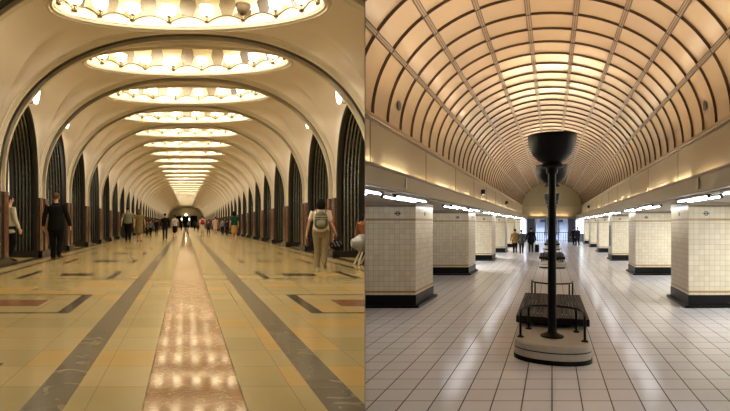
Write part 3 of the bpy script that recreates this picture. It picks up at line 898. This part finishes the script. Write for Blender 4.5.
for x, w in ((-2.25, 'left'), (2.15, 'right')):
    mb = MB(); mb.bbox(-0.42, 0.42, 0, 0.35, 0, 2.9, 0.02); mb.box(-0.45, 0.45, -0.02, 0.37, 0, 0.15)
    tag(link('lobby_pillar', mb.mesh('lobby_pillar', M['dark_blue'], KR), None, PR(x, VE + 1.2, 0)), 'dark blue pillar on the %s of the far escalator lobby' % w, 'pillar', 'dark pillars of the escalator lobby', 'thing')
for x, w in ((-3.45, 'left'), (3.15, 'right')):
    mb = MB(); mb.bbox(-0.6, 0.6, 0, 0.05, 0.9, 2.4, 0.01); mb2 = MB(); mb2.bbox(-0.65, 0.65, 0.03, 0.08, 0.0, 2.45, 0.01)
    r = thing('lit_panel', 'bright bluish white lit panel on the %s of the escalator lobby' % w, 'panel', PR(x, VE + 2.5, 0), 0, 'lit panels of the escalator lobby')
    link('diffuser', mb.mesh('diffuser', M['white_panel'], KR), r); link('frame', mb2.mesh('frame', M['tray'], KR), r)
for i, x in enumerate((-1.0, 0.9)):
    r = thing('hanging_sign', 'small dark hanging sign over the escalators, %s of the posts' % ('left', 'right')[i], 'sign', PR(x, VE + 1.5, 2.15), 0, 'hanging signs over the escalators')
    mb = MB(); mb.bbox(-0.28, 0.28, -0.03, 0.03, 0, 0.28, 0.008); link('board', mb.mesh('board', M['dark_blue']), r)
    mb = MB(); mb.tube([(-0.2, 0, 0.28), (-0.2, 0, 0.75)], 0.012, 6); mb.tube([(0.2, 0, 0.28), (0.2, 0, 0.75)], 0.012, 6); link('rod', mb.mesh('rod', M['tray']), r)
def escalator(x, lab):
    r = thing('escalator', lab, 'escalator', PR(x, VE + 4.0, 0), 0, 'escalators at the end of the white hall')
    st = MB()
    for i in range(12):
        st.box(-0.45, 0.45, i * 0.38, i * 0.38 + 0.40, 0, 0.05 + max(0, i - 1) * 0.2)
    link('steps', st.mesh('steps', M['lobby'], KR), r)
    for s in (-1, 1):
        b = MB(); pr = [(0.0, 0.0), (0.0, 0.85), (0.5, 0.9), (4.6, 3.0 - 0.15), (4.6, 0.0)]
        a = [(s * 0.5, y, z) for y, z in pr]; c = [(s * 0.62, y, z) for y, z in pr]
        b.ngon(a); b.ngon(c); b.quad_grid([a, c], 0, close_u=True)
        o = link('balustrade', b.mesh('balustrade', M['lobby'], KR), r)
        h = MB(); h.tube([(s * 0.56, -0.15, 0.7), (s * 0.56, -0.16, 0.86), (s * 0.56, 0.0, 0.92), (s * 0.56, 0.5, 0.97), (s * 0.56, 4.2, 2.85)], 0.045, 8)
        link('handrail', h.mesh('handrail', M['black'], KR, smooth=True), r)
escalator(-1.35, 'left escalator of the far lobby with black handrails')
escalator(0.0, 'middle escalator of the far lobby behind the posts')
escalator(1.35, 'right escalator of the far lobby with black handrails')
r = thing('railing', 'dark metal railing across the foot of the far escalators', 'railing', PR(0, VE + 0.9, 0), 0)
mb = MB(); mb.tube([(-1.8, 0, 1.05), (1.7, 0, 1.05)], 0.03, 8); mb.tube([(-1.8, 0, 0.15), (1.7, 0, 0.15)], 0.025, 8); link('top_rail', mb.mesh('top_rail', M['iron']), r)
for i in range(15):
    mb = MB(); mb.tube([(-1.8 + 0.25 * i, 0, 0.0), (-1.8 + 0.25 * i, 0, 1.05)], 0.02, 6); link('baluster', mb.mesh('baluster', M['iron']), r)

# ================================================================== PEOPLE
SKIN = mat('skin', (0.50, 0.28, 0.17), 0.55, var=0.08)
CM = {}
def cloth(name, col):
    if name not in CM: CM[name] = mat('cloth_' + name, col, 0.9, var=0.2, scale=14, bump=0.2, spec=0.12)
    return CM[name]
def loft(mb, pts, rad, n=12):
    P = [Vector(p) for p in pts]; rows = []
    for i, p in enumerate(P):
        t = (P[min(i + 1, len(P) - 1)] - P[max(i - 1, 0)]).normalized()
        x = Vector((1, 0, 0)); x = x - t * x.dot(t)
        if x.length < 0.2: x = Vector((0, 0, 1)); x = x - t * x.dot(t)
        x.normalize(); y = t.cross(x)
        rx, ry = rad[i] if isinstance(rad[i], tuple) else (rad[i], rad[i])
        rows.append([p + x * rx * cos(2 * pi * k / n) + y * ry * sin(2 * pi * k / n) for k in range(n)])
    # rounded ends
    def cap(p, d, r0):
        return [p + (q - p) * 0.55 + d for q in r0]
    d0 = (P[0] - P[1]).normalized(); d1 = (P[-1] - P[-2]).normalized()
    r0 = min(rad[0]) if isinstance(rad[0], tuple) else rad[0]; r1 = min(rad[-1]) if isinstance(rad[-1], tuple) else rad[-1]
    rows = [cap(P[0], d0 * r0 * 0.8, rows[0])] + rows + [cap(P[-1], d1 * r1 * 0.8, rows[-1])]
    b = mb.quad_grid(rows, 0, close_u=True)
    mb.f.append(tuple(b + n - 1 - i for i in range(n))); mb.m.append(0)
    e = b + (len(rows) - 1) * n
    mb.f.append(tuple(e + i for i in range(n))); mb.m.append(0)
def fuse(mb, name, material, voxel, sm=2):
    """unite the lofts of one garment or body into a single continuous surface"""
    me = mb.mesh(name, material)
    bm = bmesh.new(); bm.from_mesh(me); bmesh.ops.recalc_face_normals(bm, faces=bm.faces); bm.to_mesh(me); bm.free()
    o = bpy.data.objects.new(name, me); COL.objects.link(o)
    r = o.modifiers.new('r', 'REMESH'); r.mode = 'VOXEL'; r.voxel_size = voxel; r.use_smooth_shade = True
    s = o.modifiers.new('s', 'SMOOTH'); s.factor = 0.5; s.iterations = sm
    dg = bpy.context.evaluated_depsgraph_get()
    nm = bpy.data.meshes.new_from_object(o.evaluated_get(dg))
    bpy.data.objects.remove(o); nm.name = name
    if not nm.materials: nm.materials.append(material)
    return nm

def person(label, loc, yaw, H, top, bottom, hair=((0.02, 0.015, 0.01), 'short'), stride=0.25, swing=0.15, sleeve='long', kind='trousers',
           shoes=(0.02, 0.02, 0.02), fine=False, top_len=0.0, arm_out=0.0, skin=SKIN, face=True, width=1.0, bottom_flare=1.0, seated=False, carry=None):
    """figure 1.75 m tall, facing +y, walking; scaled to H"""
    S = H / 1.75
    root = thing('person', label, 'person', loc, yaw)
    W = width
    vox = 0.0075 if fine else 0.013
    def sc(mb): mb.v = [(p[0] * S, p[1] * S, p[2] * S) for p in mb.v]; return mb
    def part(name, mb, m, v=None, sm=2): return link(name, fuse(sc(mb), name, m, (v or vox) * S, sm), root)
    hz = 0.93
    # joints
    legs = []
    for sg, ph in ((-1, 1), (1, -1)):
        f = ph * stride / 2
        hip = Vector((sg * 0.092 * W, 0, hz)); 
        if seated:
            hip.z = 0.52; knee = Vector((sg * 0.11, 0.42, 0.50)); ank = Vector((sg * 0.11, 0.44, 0.09)); toe = Vector((sg * 0.12, 0.58, 0.035))
        else:
            ank = Vector((sg * 0.085, f, 0.085 + (0.05 if f < 0 else 0))); 
            knee = Vector((sg * 0.09, f * 0.5 + 0.04 + (0.03 if f < 0 else 0), 0.50))
            toe = Vector((sg * 0.10, f + 0.15, 0.035))
        legs.append((hip, knee, ank, toe))
    dz = -0.41 if seated else 0.0
    arms = []
    for sg, ph in ((-1, -1), (1, 1)):
        sh = Vector((sg * 0.175 * W, 0, 1.42 + dz))
        a = ph * swing
        if seated: el = Vector((sg * 0.24, 0.10, 1.13 + dz)); wr = Vector((sg * 0.17, 0.30, 1.02 + dz))
        else:
            el = Vector((sg * (0.235 + arm_out * 0.5) * W, a * 0.5, 1.13)); wr = Vector((sg * (0.26 + arm_out) * W, a + 0.05, 0.89))
            if carry and sg > 0: el = Vector((0.255, 0.02, 1.13)); wr = Vector((0.36, 0.06, 0.92))
        arms.append((sh, el, wr))
    # ---- body
    mb = MB()
    loft(mb, [(0, 0, hz - 0.04 + dz), (0, 0, 1.02 + dz), (0, 0.005, 1.14 + dz), (0, 0.005, 1.28 + dz), (0, 0, 1.38 + dz), (0, 0, 1.44 + dz)],
         [(0.15 * W, 0.10), (0.155 * W, 0.10), (0.125 * W, 0.085), (0.15 * W, 0.10), (0.165 * W, 0.095), (0.10 * W, 0.06)], 16)
    loft(mb, [(0, 0, 1.42 + dz), (0, 0.01, 1.49 + dz), (0, 0.015, 1.55 + dz)], [0.06, 0.052, 0.052])
    for z, rx, ry in ():
        pass
    # head: jaw, skull
    mb.ball((0, 0.01, 1.655 + dz), 0.076, 0.096, 0.098, 16, 12)
    loft(mb, [(0, 0.035, 1.56 + dz), (0, 0.035, 1.60 + dz), (0, 0.03, 1.65 + dz)], [(0.036, 0.045), (0.055, 0.062), (0.066, 0.075)])
    loft(mb, [(0, 0.10, 1.665 + dz), (0, 0.118, 1.635 + dz), (0, 0.105, 1.625 + dz)], [0.009, 0.014, 0.012], 8)
    for sg in (-1, 1):
        mb.ball((sg * 0.079, 0.0, 1.645 + dz), 0.010, 0.017, 0.03, 8, 6)
    loft(mb, [(-0.022, 0.104, 1.593 + dz), (0.0, 0.110, 1.593 + dz), (0.022, 0.104, 1.593 + dz)], [0.007, 0.009, 0.007], 6)
    for (hip, knee, ank, toe) in legs:
        loft(mb, [hip, hip.lerp(knee, 0.4), knee, knee.lerp(ank, 0.35), ank], [0.085, 0.075, 0.052, 0.054, 0.036])
        loft(mb, [ank + Vector((0, -0.03, -0.04)), ank.lerp(toe, 0.5), toe], [(0.035, 0.035), (0.038, 0.032), (0.035, 0.02)])
    for j, (sh, el, wr) in enumerate(arms):
        sg = -1 if j == 0 else 1
        loft(mb, [sh + Vector((-sg * 0.04, 0, 0.0)), sh, sh.lerp(el, 0.5), el, el.lerp(wr, 0.4), wr], [0.05, 0.052, 0.044, 0.037, 0.036, 0.025])
        d = (wr - el).normalized()
        side = Vector((0, 1, 0)); side = (side - d * side.dot(d)).normalized()      # across the palm, thumb forward
        out = d.cross(side) * (1 if sg > 0 else -1)
        curl = -out if out.x * sg > 0 else out
        pal = wr + d * 0.085
        loft(mb, [wr, wr + d * 0.04, pal], [(0.022, 0.022), (0.02, 0.034), (0.018, 0.038)])
        for q, ln in enumerate((0.068, 0.078, 0.072, 0.056)):
            o0 = pal + side * (0.030 - 0.020 * q)
            loft(mb, [o0 - d * 0.01, o0 + d * ln * 0.4 + curl * 0.006, o0 + d * ln * 0.75 + curl * 0.022, o0 + d * ln * 0.92 + curl * 0.042], [0.0095, 0.009, 0.0085, 0.0075], 8)
        th = wr + d * 0.03 + side * 0.03
        loft(mb, [th - side * 0.01, th + side * 0.022 + d * 0.028, th + side * 0.026 + d * 0.060 + curl * 0.01], [0.013, 0.0105, 0.009], 8)
    part('body', mb, skin, 0.006 if fine else 0.012, 2)
    # ---- garments
    mb = MB(); e = 0.016
    lo = hz + 0.0 - top_len + dz
    zz = [lo, 1.02 + dz, 1.14 + dz, 1.28 + dz, 1.385 + dz, 1.435 + dz]
    loft(mb, [(0, 0, z) for z in zz], [((0.165 + top_len * 0.1) * W + e, 0.115 + e), (0.16 * W + e, 0.11 + e), (0.138 * W + e, 0.10 + e), (0.16 * W + e, 0.11 + e), (0.172 * W + e, 0.10 + e), (0.095 * W + e, 0.055 + e)], 20)
    for (sh, el, wr), sg in zip(arms, (-1, 1)):
        if sleeve == 'none': continue
        if sleeve == 'long': loft(mb, [sh + Vector((-sg * 0.05, 0, -0.005)), sh, sh.lerp(el, 0.5), el, el.lerp(wr, 0.5), wr.lerp(el, 0.03)], [0.058, 0.068, 0.060, 0.054, 0.048, 0.042])
        else: loft(mb, [sh + Vector((-sg * 0.05, 0, -0.005)), sh, sh.lerp(el, 0.5), sh.lerp(el, 0.68)], [0.050, 0.058, 0.056, 0.058])
    part('jacket' if top_len > 0.08 else 'shirt', mb, cloth(*top), None, 3)
    mb = MB()
    if kind == 'trousers' or seated:
        zt = hz + 0.10 + dz
        loft(mb, [(0, 0, zt), (0, 0, hz + dz), (0, -0.005, hz - 0.09 + (dz if not seated else dz + 0.08))], [(0.15 * W + 0.008, 0.105), (0.165 * W + 0.008, 0.12), (0.16 * W, 0.115)], 18)
        for (hip, knee, ank, toe) in legs:
            loft(mb, [hip, hip.lerp(knee, 0.4), knee, knee.lerp(ank, 0.45), ank + Vector((0, -0.01, -0.02))], [0.10 * W, 0.092 * W, 0.072 * W, 0.066 * bottom_flare, 0.060 * bottom_flare])
        part('trousers', mb, cloth(*bottom))
    else:
        hem = {'skirt': 0.52, 'shorts': 0.56, 'mini': 0.62}.get(kind, 0.5)
        loft(mb, [(0, 0, hz + 0.10), (0, 0, hz), (0, 0.0, (hz + hem) / 2), (0, 0.01, hem)], [(0.145 * W, 0.10), (0.17 * W, 0.125), (0.175 * W * bottom_flare, 0.14), (0.185 * W * bottom_flare, 0.17)], 20)
        part('skirt' if kind != 'shorts' else 'shorts', mb, cloth(*bottom))
    for (hip, knee, ank, toe) in legs:
        mb = MB(); h = ank + Vector((0, -0.045, -0.05))
        loft(mb, [h, ank.lerp(toe, 0.45) + Vector((0, 0, -0.012)), toe + Vector((0, 0.02, 0))], [(0.040, 0.040), (0.046, 0.042), (0.040, 0.024)])
        z0 = min(p[2] for p in mb.v)
        part('shoe', mb, cloth('shoe%d' % int(shoes[0] * 100), shoes), 0.008)
    mb = MB(); hc, hk = hair
    mb.ball((0, -0.006, 1.672 + dz), 0.088, 0.102, 0.098, 16, 12)
    cutz = 1.60 + dz
    if hk == 'long': loft(mb, [(0, -0.055, 1.68 + dz), (0, -0.075, 1.58 + dz), (0, -0.085, 1.47 + dz)], [(0.085, 0.06), (0.088, 0.05), (0.07, 0.03)], 14)
    elif hk == 'bun': mb.ball((0, -0.11, 1.70 + dz), 0.045)
    elif hk == 'bob': loft(mb, [(0, -0.04, 1.68 + dz), (0, -0.05, 1.60 + dz), (0, -0.05, 1.53 + dz)], [(0.105, 0.085), (0.118, 0.085), (0.105, 0.065)], 14)
    # keep the face free
    mb2 = MB(); mb2.v, mb2.f, mb2.m = mb.v, mb.f, mb.m
    me = fuse(sc(mb2), 'hair', cloth('hair%d%d' % (int(hc[0] * 100), int(hc[1] * 100)), hc), 0.009 * S, 1)
    bm = bmesh.new(); bm.from_mesh(me)
    kill = [v for v in bm.verts if (v.co.y > 0.055 * S and v.co.z < (1.70 + dz) * S) or (v.co.y > -0.02 * S and v.co.z < (1.63 + dz) * S) or (hk == 'short' and v.co.z < (1.60 + dz) * S)]
    bmesh.ops.delete(bm, geom=kill, context='VERTS'); bm.to_mesh(me); bm.free()
    link('hair', me, root)
    for sg in (-1, 1):
        mb = MB(); mb.ball((sg * 0.031, 0.093, 1.655 + dz), 0.011, 0.008, 0.008, 8, 6)
        link('eye', sc(mb).mesh('eye', M['black'], smooth=True), root)
    return root, S

def at_left(px, feet_y):
    v = FPX * 1.05 / (feet_y - 223.5)
    return Vector(((px - 365) / FPX * v, v, ZL)), v
def at_right(px, feet_y):
    v = FPX * 2.0 / (feet_y - 223.5)
    return Vector(((px - 365) / FPX * v, v, 0)), v
YL, YR = math.atan(-KL), -math.atan(KR)

BLACKC = ('black', (0.006, 0.0055, 0.005)); GREYG = ('grey_green', (0.16, 0.16, 0.10))
# woman with the backpack
p, v = at_left(321, 267.5)
r, S = person('woman in white t-shirt and khaki trousers walking away with a green backpack', p, YL * 0.3, 1.64, ('white', (0.72, 0.62, 0.50)), ('khaki', (0.27, 0.21, 0.12)),
              hair=((0.012, 0.01, 0.01), 'bob'), stride=0.16, swing=0.05, sleeve='short', fine=True, width=1.22, carry=True, arm_out=0.03, bottom_flare=1.1, shoes=(0.25, 0.2, 0.12))
wyaw, wp = YL * 0.3, p
bp = thing('backpack', 'grey-green backpack on the back of the woman in white', 'backpack', p + Vector((0, 0, 0)), wyaw)
mb = MB(); loft(mb, [(0, -0.20, 1.02), (0, -0.225, 1.08), (0, -0.225, 1.25), (0, -0.215, 1.36), (0, -0.20, 1.40)], [(0.14, 0.05), (0.175, 0.085), (0.165, 0.085), (0.14, 0.07), (0.09, 0.04)], 16)
mb.v = [(a * S, b * S, c * S) for a, b, c in mb.v]
link('pack', fuse(mb, 'pack', cloth('pack', (0.11, 0.12, 0.075)), 0.012), bp)
mb = MB(); loft(mb, [(0, -0.31, 1.06), (0, -0.315, 1.12), (0, -0.305, 1.20)], [(0.10, 0.025), (0.12, 0.035), (0.10, 0.02)], 12)
mb.v = [(a * S, b * S, c * S) for a, b, c in mb.v]
link('front_pocket', fuse(mb, 'front_pocket', cloth('pocket', (0.26, 0.25, 0.17)), 0.012), bp)
for z in (1.24, 1.30):
    mb = MB(); mb.tube([(x * 0.155 * S, (-0.318 + 0.05 * x * x) * S, z * S) for x in (-1, -0.5, 0, 0.5, 1)], 0.012 * S, 6); link('webbing', mb.mesh('webbing', cloth('web', (0.34, 0.32, 0.22))), bp)
for sg in (-1, 1):
    mb = MB(); mb.tube([(sg * 0.10 * S, -0.17 * S, 1.37 * S), (sg * 0.13 * S, -0.09 * S, 1.475 * S), (sg * 0.13 * S, 0.02 * S, 1.47 * S), (sg * 0.13 * S, 0.13 * S, 1.38 * S), (sg * 0.15 * S, 0.155 * S, 1.2 * S), (sg * 0.17 * S, 0.06 * S, 1.08 * S)], 0.017 * S, 8)
    link('strap', mb.mesh('strap', cloth('strap', (0.36, 0.13, 0.10)), smooth=True), bp)
# the dark bag in her hand
hand = Matrix.Rotation(wyaw, 3, 'Z') @ Vector((0.40 * S, 0.08 * S, 0.79 * S))
bg = thing('handbag', 'round black handbag with pale dots carried by the woman in white', 'bag', p + hand + Vector((0.0, 0, -0.26)), wyaw)
mb = MB(); loft(mb, [(0, 0, -0.04), (0, 0, 0.0), (0, 0, 0.10), (0, 0, 0.16)], [(0.11, 0.05), (0.165, 0.08), (0.15, 0.075), (0.08, 0.04)], 16)
link('bag_body', fuse(mb, 'bag_body', cloth('bag', (0.012, 0.012, 0.014)), 0.012), bg)
mb = MB(); mb.tube([(-0.05, 0, 0.16), (-0.045, 0, 0.22), (0, 0, 0.26), (0.045, 0, 0.22), (0.05, 0, 0.16)], 0.011, 8); link('handle', mb.mesh('handle', cloth('bag', (0, 0, 0)), smooth=True), bg)
for i in range(9):
    a = -0.115 + 0.029 * i; z = 0.05 + 0.045 * ((i * 5) % 3) - 0.01
    mb = MB(); mb.ball((a, -0.079 * sqrt(max(0.1, 1 - (a / 0.165) ** 2)), z), 0.012, 0.008, 0.012, 8, 6); link('dot', mb.mesh('dot', cloth('dots', (0.6, 0.58, 0.5)), smooth=True), bg)

p, v = at_left(56, 259)
person('man in a black suit standing by the second arch, back turned', p, YL * 0.6, 66.0 * v / 500, BLACKC, BLACKC, hair=((0.09, 0.05, 0.03), 'short'),
       stride=0.10, swing=0.05, fine=True, top_len=0.16, width=1.08, arm_out=0.02)
p, v = at_left(9.0, 262.1)
person('person in a loose cream shirt and black trousers at the left edge', p, -0.5, 66.0 * v / 500, ('cream', (0.55, 0.48, 0.32)), BLACKC, stride=0.08, swing=0.05, top_len=0.14, fine=True, width=1.1)
p, v = at_left(128, 241.5)
person('man in grey-green shirt and black trousers beside the woman in olive', p, YL + pi * 0, 34.5 * v / 500, GREYG, BLACKC, sleeve='short', stride=0.2, width=1.1)
p, v = at_left(139.5, 242)
person('woman in an olive-brown dress walking next to the grey-green shirt', p, YL, 33 * v / 500, ('olive', (0.17, 0.13, 0.05)), ('olive', (0.17, 0.13, 0.05)), hair=((0.12, 0.06, 0.03), 'long'),
       kind='skirt', stride=0.25, sleeve='short', shoes=(0.1, 0.05, 0.03))
p, v = at_left(165, 239.5)
person('person all in black walking away left of the centre strip', p, YL, 26 * v / 500, BLACKC, ('navyc', (0.015, 0.015, 0.03)), stride=0.25)
p, v = at_left(175, 238)
person('person in a light grey top and black shorts walking down the hall', p, YL, 23 * v / 500, ('lightgrey', (0.45, 0.42, 0.36)), BLACKC, sleeve='short', kind='skirt', stride=0.3)
p, v = at_left(202.5, 236.5)
r, S = person('woman in a white dress with a red rucksack walking away', p, YL, 20.5 * v / 500, ('whited', (0.7, 0.6, 0.46)), ('whited', (0.7, 0.6, 0.46)), hair=((0.10, 0.05, 0.02), 'short'), sleeve='short', kind='skirt', stride=0.25)
bp = thing('rucksack', 'red rucksack on the back of the woman in the white dress', 'backpack', p, YL)
mb = MB(); loft(mb, [(0, -0.19, 1.06 * S), (0, -0.21, 1.15 * S), (0, -0.20, 1.40 * S)], [(0.12, 0.06), (0.17, 0.09), (0.12, 0.06)], 14)
link('pack', fuse(mb, 'pack', cloth('redpack', (0.32, 0.03, 0.02)), 0.015), bp)
for sg in (-1, 1):
    mb = MB(); mb.tube([(sg * 0.09, -0.16, 1.38 * S), (sg * 0.12, -0.05, 1.47 * S), (sg * 0.12, 0.13, 1.36 * S), (sg * 0.15, 0.12, 1.15 * S)], 0.015, 6); link('strap', mb.mesh('strap', CM['redpack']), bp)
p, v = at_left(215.3, 233.5)
person('woman in a pale pink dress farther down on the right', p, YL, 16.5 * v / 500, ('pink', (0.60, 0.42, 0.32)), ('pink', (0.60, 0.42, 0.32)), kind='skirt', sleeve='short', width=1.2)
p, v = at_left(234.3, 240.8)
person('woman in a dark green top and ochre skirt near the right arcade', p, YL, 29.5 * v / 500, ('green', (0.01, 0.06, 0.035)), ('ochre', (0.50, 0.28, 0.08)), kind='skirt', hair=((0.012, 0.01, 0.01), 'bob'), stride=0.15, sleeve='short', shoes=(0.3, 0.2, 0.1))
crowd = [(227, 235.5, 16, 'navyb', 'person in dark blue behind the woman in the ochre skirt'),
         (222.5, 234.5, 15.5, 'grey', 'person in grey waiting by the right arcade, left of the dark blue one'),
         (208.5, 234.5, 14, 'dgrey', 'small figure in dark grey beside the woman with the red rucksack'),
         (150.5, 236, 16, 'bluegrey', 'person in blue-grey among the group by the left arcade'),
         (156.5, 234, 14.5, 'black', 'person in black among the group by the left arcade, farther away'),
         (147, 235.5, 15, 'brownc', 'person in brown among the group by the left arcade'),
         (181.5, 230, 10, 'black', 'distant person in black left of the far doorway'),
         (188.5, 229.5, 9, 'grey', 'distant person in grey before the far doorway'),
         (194.5, 230, 9.5, 'navyb', 'distant person in dark blue right of the far doorway'),
         (198, 231, 10, 'brownc', 'distant person in brown right of the far doorway')]
CC_ = {'navyb': (0.02, 0.025, 0.06), 'grey': (0.2, 0.2, 0.18), 'dgrey': (0.05, 0.05, 0.05), 'bluegrey': (0.10, 0.12, 0.15), 'black': (0.012, 0.011, 0.010), 'brownc': (0.10, 0.06, 0.03)}
for px, fy, hp, cn, lab in crowd:
    p, v = at_left(px, fy)
    person(lab, p, YL + random.uniform(-0.5, 0.5), hp * v / 500, (cn, CC_[cn]), BLACKC)

# right hall people
p, v = at_right(515, 253)
person('person in an ochre-brown jacket at the left of the walking pair', p, YR, 1.62, ('ochrej', (0.22, 0.12, 0.03)), BLACKC, top_len=0.12, width=1.15)
p, v = at_right(521.5, 253.8)
person('person in dark clothes right of the ochre-brown jacket', p, YR, 1.58, ('dgrey', CC_['dgrey']), BLACKC, top_len=0.12, width=1.05)
p, v = at_right(531, 252.5)
person('person in a long black coat pulling a black suitcase', p, YR, 1.70, BLACKC, BLACKC, top_len=0.25, width=1.1, arm_out=0.03)
r = thing('suitcase', 'upright black suitcase beside the person in the long coat', 'suitcase', at_right(537, 252.6)[0], YR)
mb = MB(); mb.bbox(-0.13, 0.13, -0.2, 0.2, 0.04, 0.56, 0.03); link('case', mb.mesh('case', M['black']), r)
mb = MB(); mb.tube([(-0.09, 0.15, 0.56), (-0.09, 0.15, 0.86), (0.09, 0.15, 0.86), (0.09, 0.15, 0.56)], 0.012, 6); link('handle', mb.mesh('handle', M['chrome']), r)
for x in (-0.1, 0.1):
    for y in (-0.15, 0.15):
        mb = MB(); mb.ball((x, y, 0.025), 0.015, 0.025, 0.025, 8, 6); link('wheel', mb.mesh('wheel', M['black']), r)
p, v = at_right(577.5, 245.7)
person('person in dark blue standing near the lobby right of the posts', p, YR + 0.4, 1.68, ('navyb', CC_['navyb']), BLACKC, top_len=0.15, width=1.15)
p, v = at_right(573.5, 245)
person('person in black close beside the one in dark blue', p, YR - 0.6, 1.60, BLACKC, BLACKC, top_len=0.12)

# -- silver seat with splayed white legs and its sitter, at the right arcade of the left hall
bl = PL(4.15, 12.9, 0)
bl = Vector((0.0, 12.6, ZL))
r = thing('padded_bench', 'silver padded bench with splayed white legs beside the right arcade', 'bench', bl, YL)
mb = MB(); loft(mb, [(-0.22, 0, 0.56), (-0.16, 0, 0.56), (0.6, 0, 0.56), (0.7, 0, 0.56)], [(0.17, 0.17), (0.22, 0.22), (0.22, 0.22), (0.17, 0.17)], 16)
link('seat', fuse(mb, 'seat', M['silver_cloth'], 0.015), r, side=LEFT)
for x, dx in ((-0.1, -0.13), (0.08, -0.13), (0.55, 0.13)):
    mb = MB(); mb.tube([(x, -0.1, 0.34), (x + dx, -0.16, 0.02)], 0.022, 8); link('leg', mb.mesh('leg', M['dome'], smooth=True), r, side=LEFT)
    mb = MB(); mb.tube([(x, 0.1, 0.34), (x + dx, 0.16, 0.02)], 0.022, 8); link('leg', mb.mesh('leg', M['dome'], smooth=True), r, side=LEFT)

r, S = person('person in brown seated on the silver bench, half cut by the dividing wall', Vector((0.035, 12.75, ZL)), -0.1, 1.84, ('rust', (0.22, 0.08, 0.03)), BLACKC, seated=True)
for c in r.children: LEFT.append(c)

# ================================================================== trim both halls against the dividing wall
bpy.context.view_layer.update()
def trim(objs, sgn):
    nrm = Vector((sgn, WK, 0)).normalized() if sgn > 0 else Vector((-1, WK, 0)).normalized()
    dead = []
    for o in objs:
        mw = o.matrix_world
        d = [nrm.dot(mw @ Vector(c)) for c in o.bound_box]
        if max(d) <= 0: continue
        if min(d) >= 0: dead.append(o); continue
        me = o.data.copy(); o.data = me
        bm = bmesh.new(); bm.from_mesh(me)
        inv = mw.inverted()
        co = inv @ Vector((0, 0, 0)); no = (inv.to_3x3() @ nrm).normalized()
        bmesh.ops.bisect_plane(bm, geom=bm.verts[:] + bm.edges[:] + bm.faces[:], plane_co=co, plane_no=no, clear_outer=True)
        if len(bm.faces) == 0: dead.append(o)
        bm.to_mesh(me); bm.free()
    for o in dead:
        par = o.parent
        bpy.data.objects.remove(o)
trim(LEFT, 1); trim(RIGHT, -1)
for o in list(COL.objects):
    if o.type == 'EMPTY' and not o.children and not o.parent: bpy.data.objects.remove(o)
    elif o.type == 'LIGHT' and o.name.startswith('dome_fill') and o.location.x > -0.3: bpy.data.objects.remove(o)
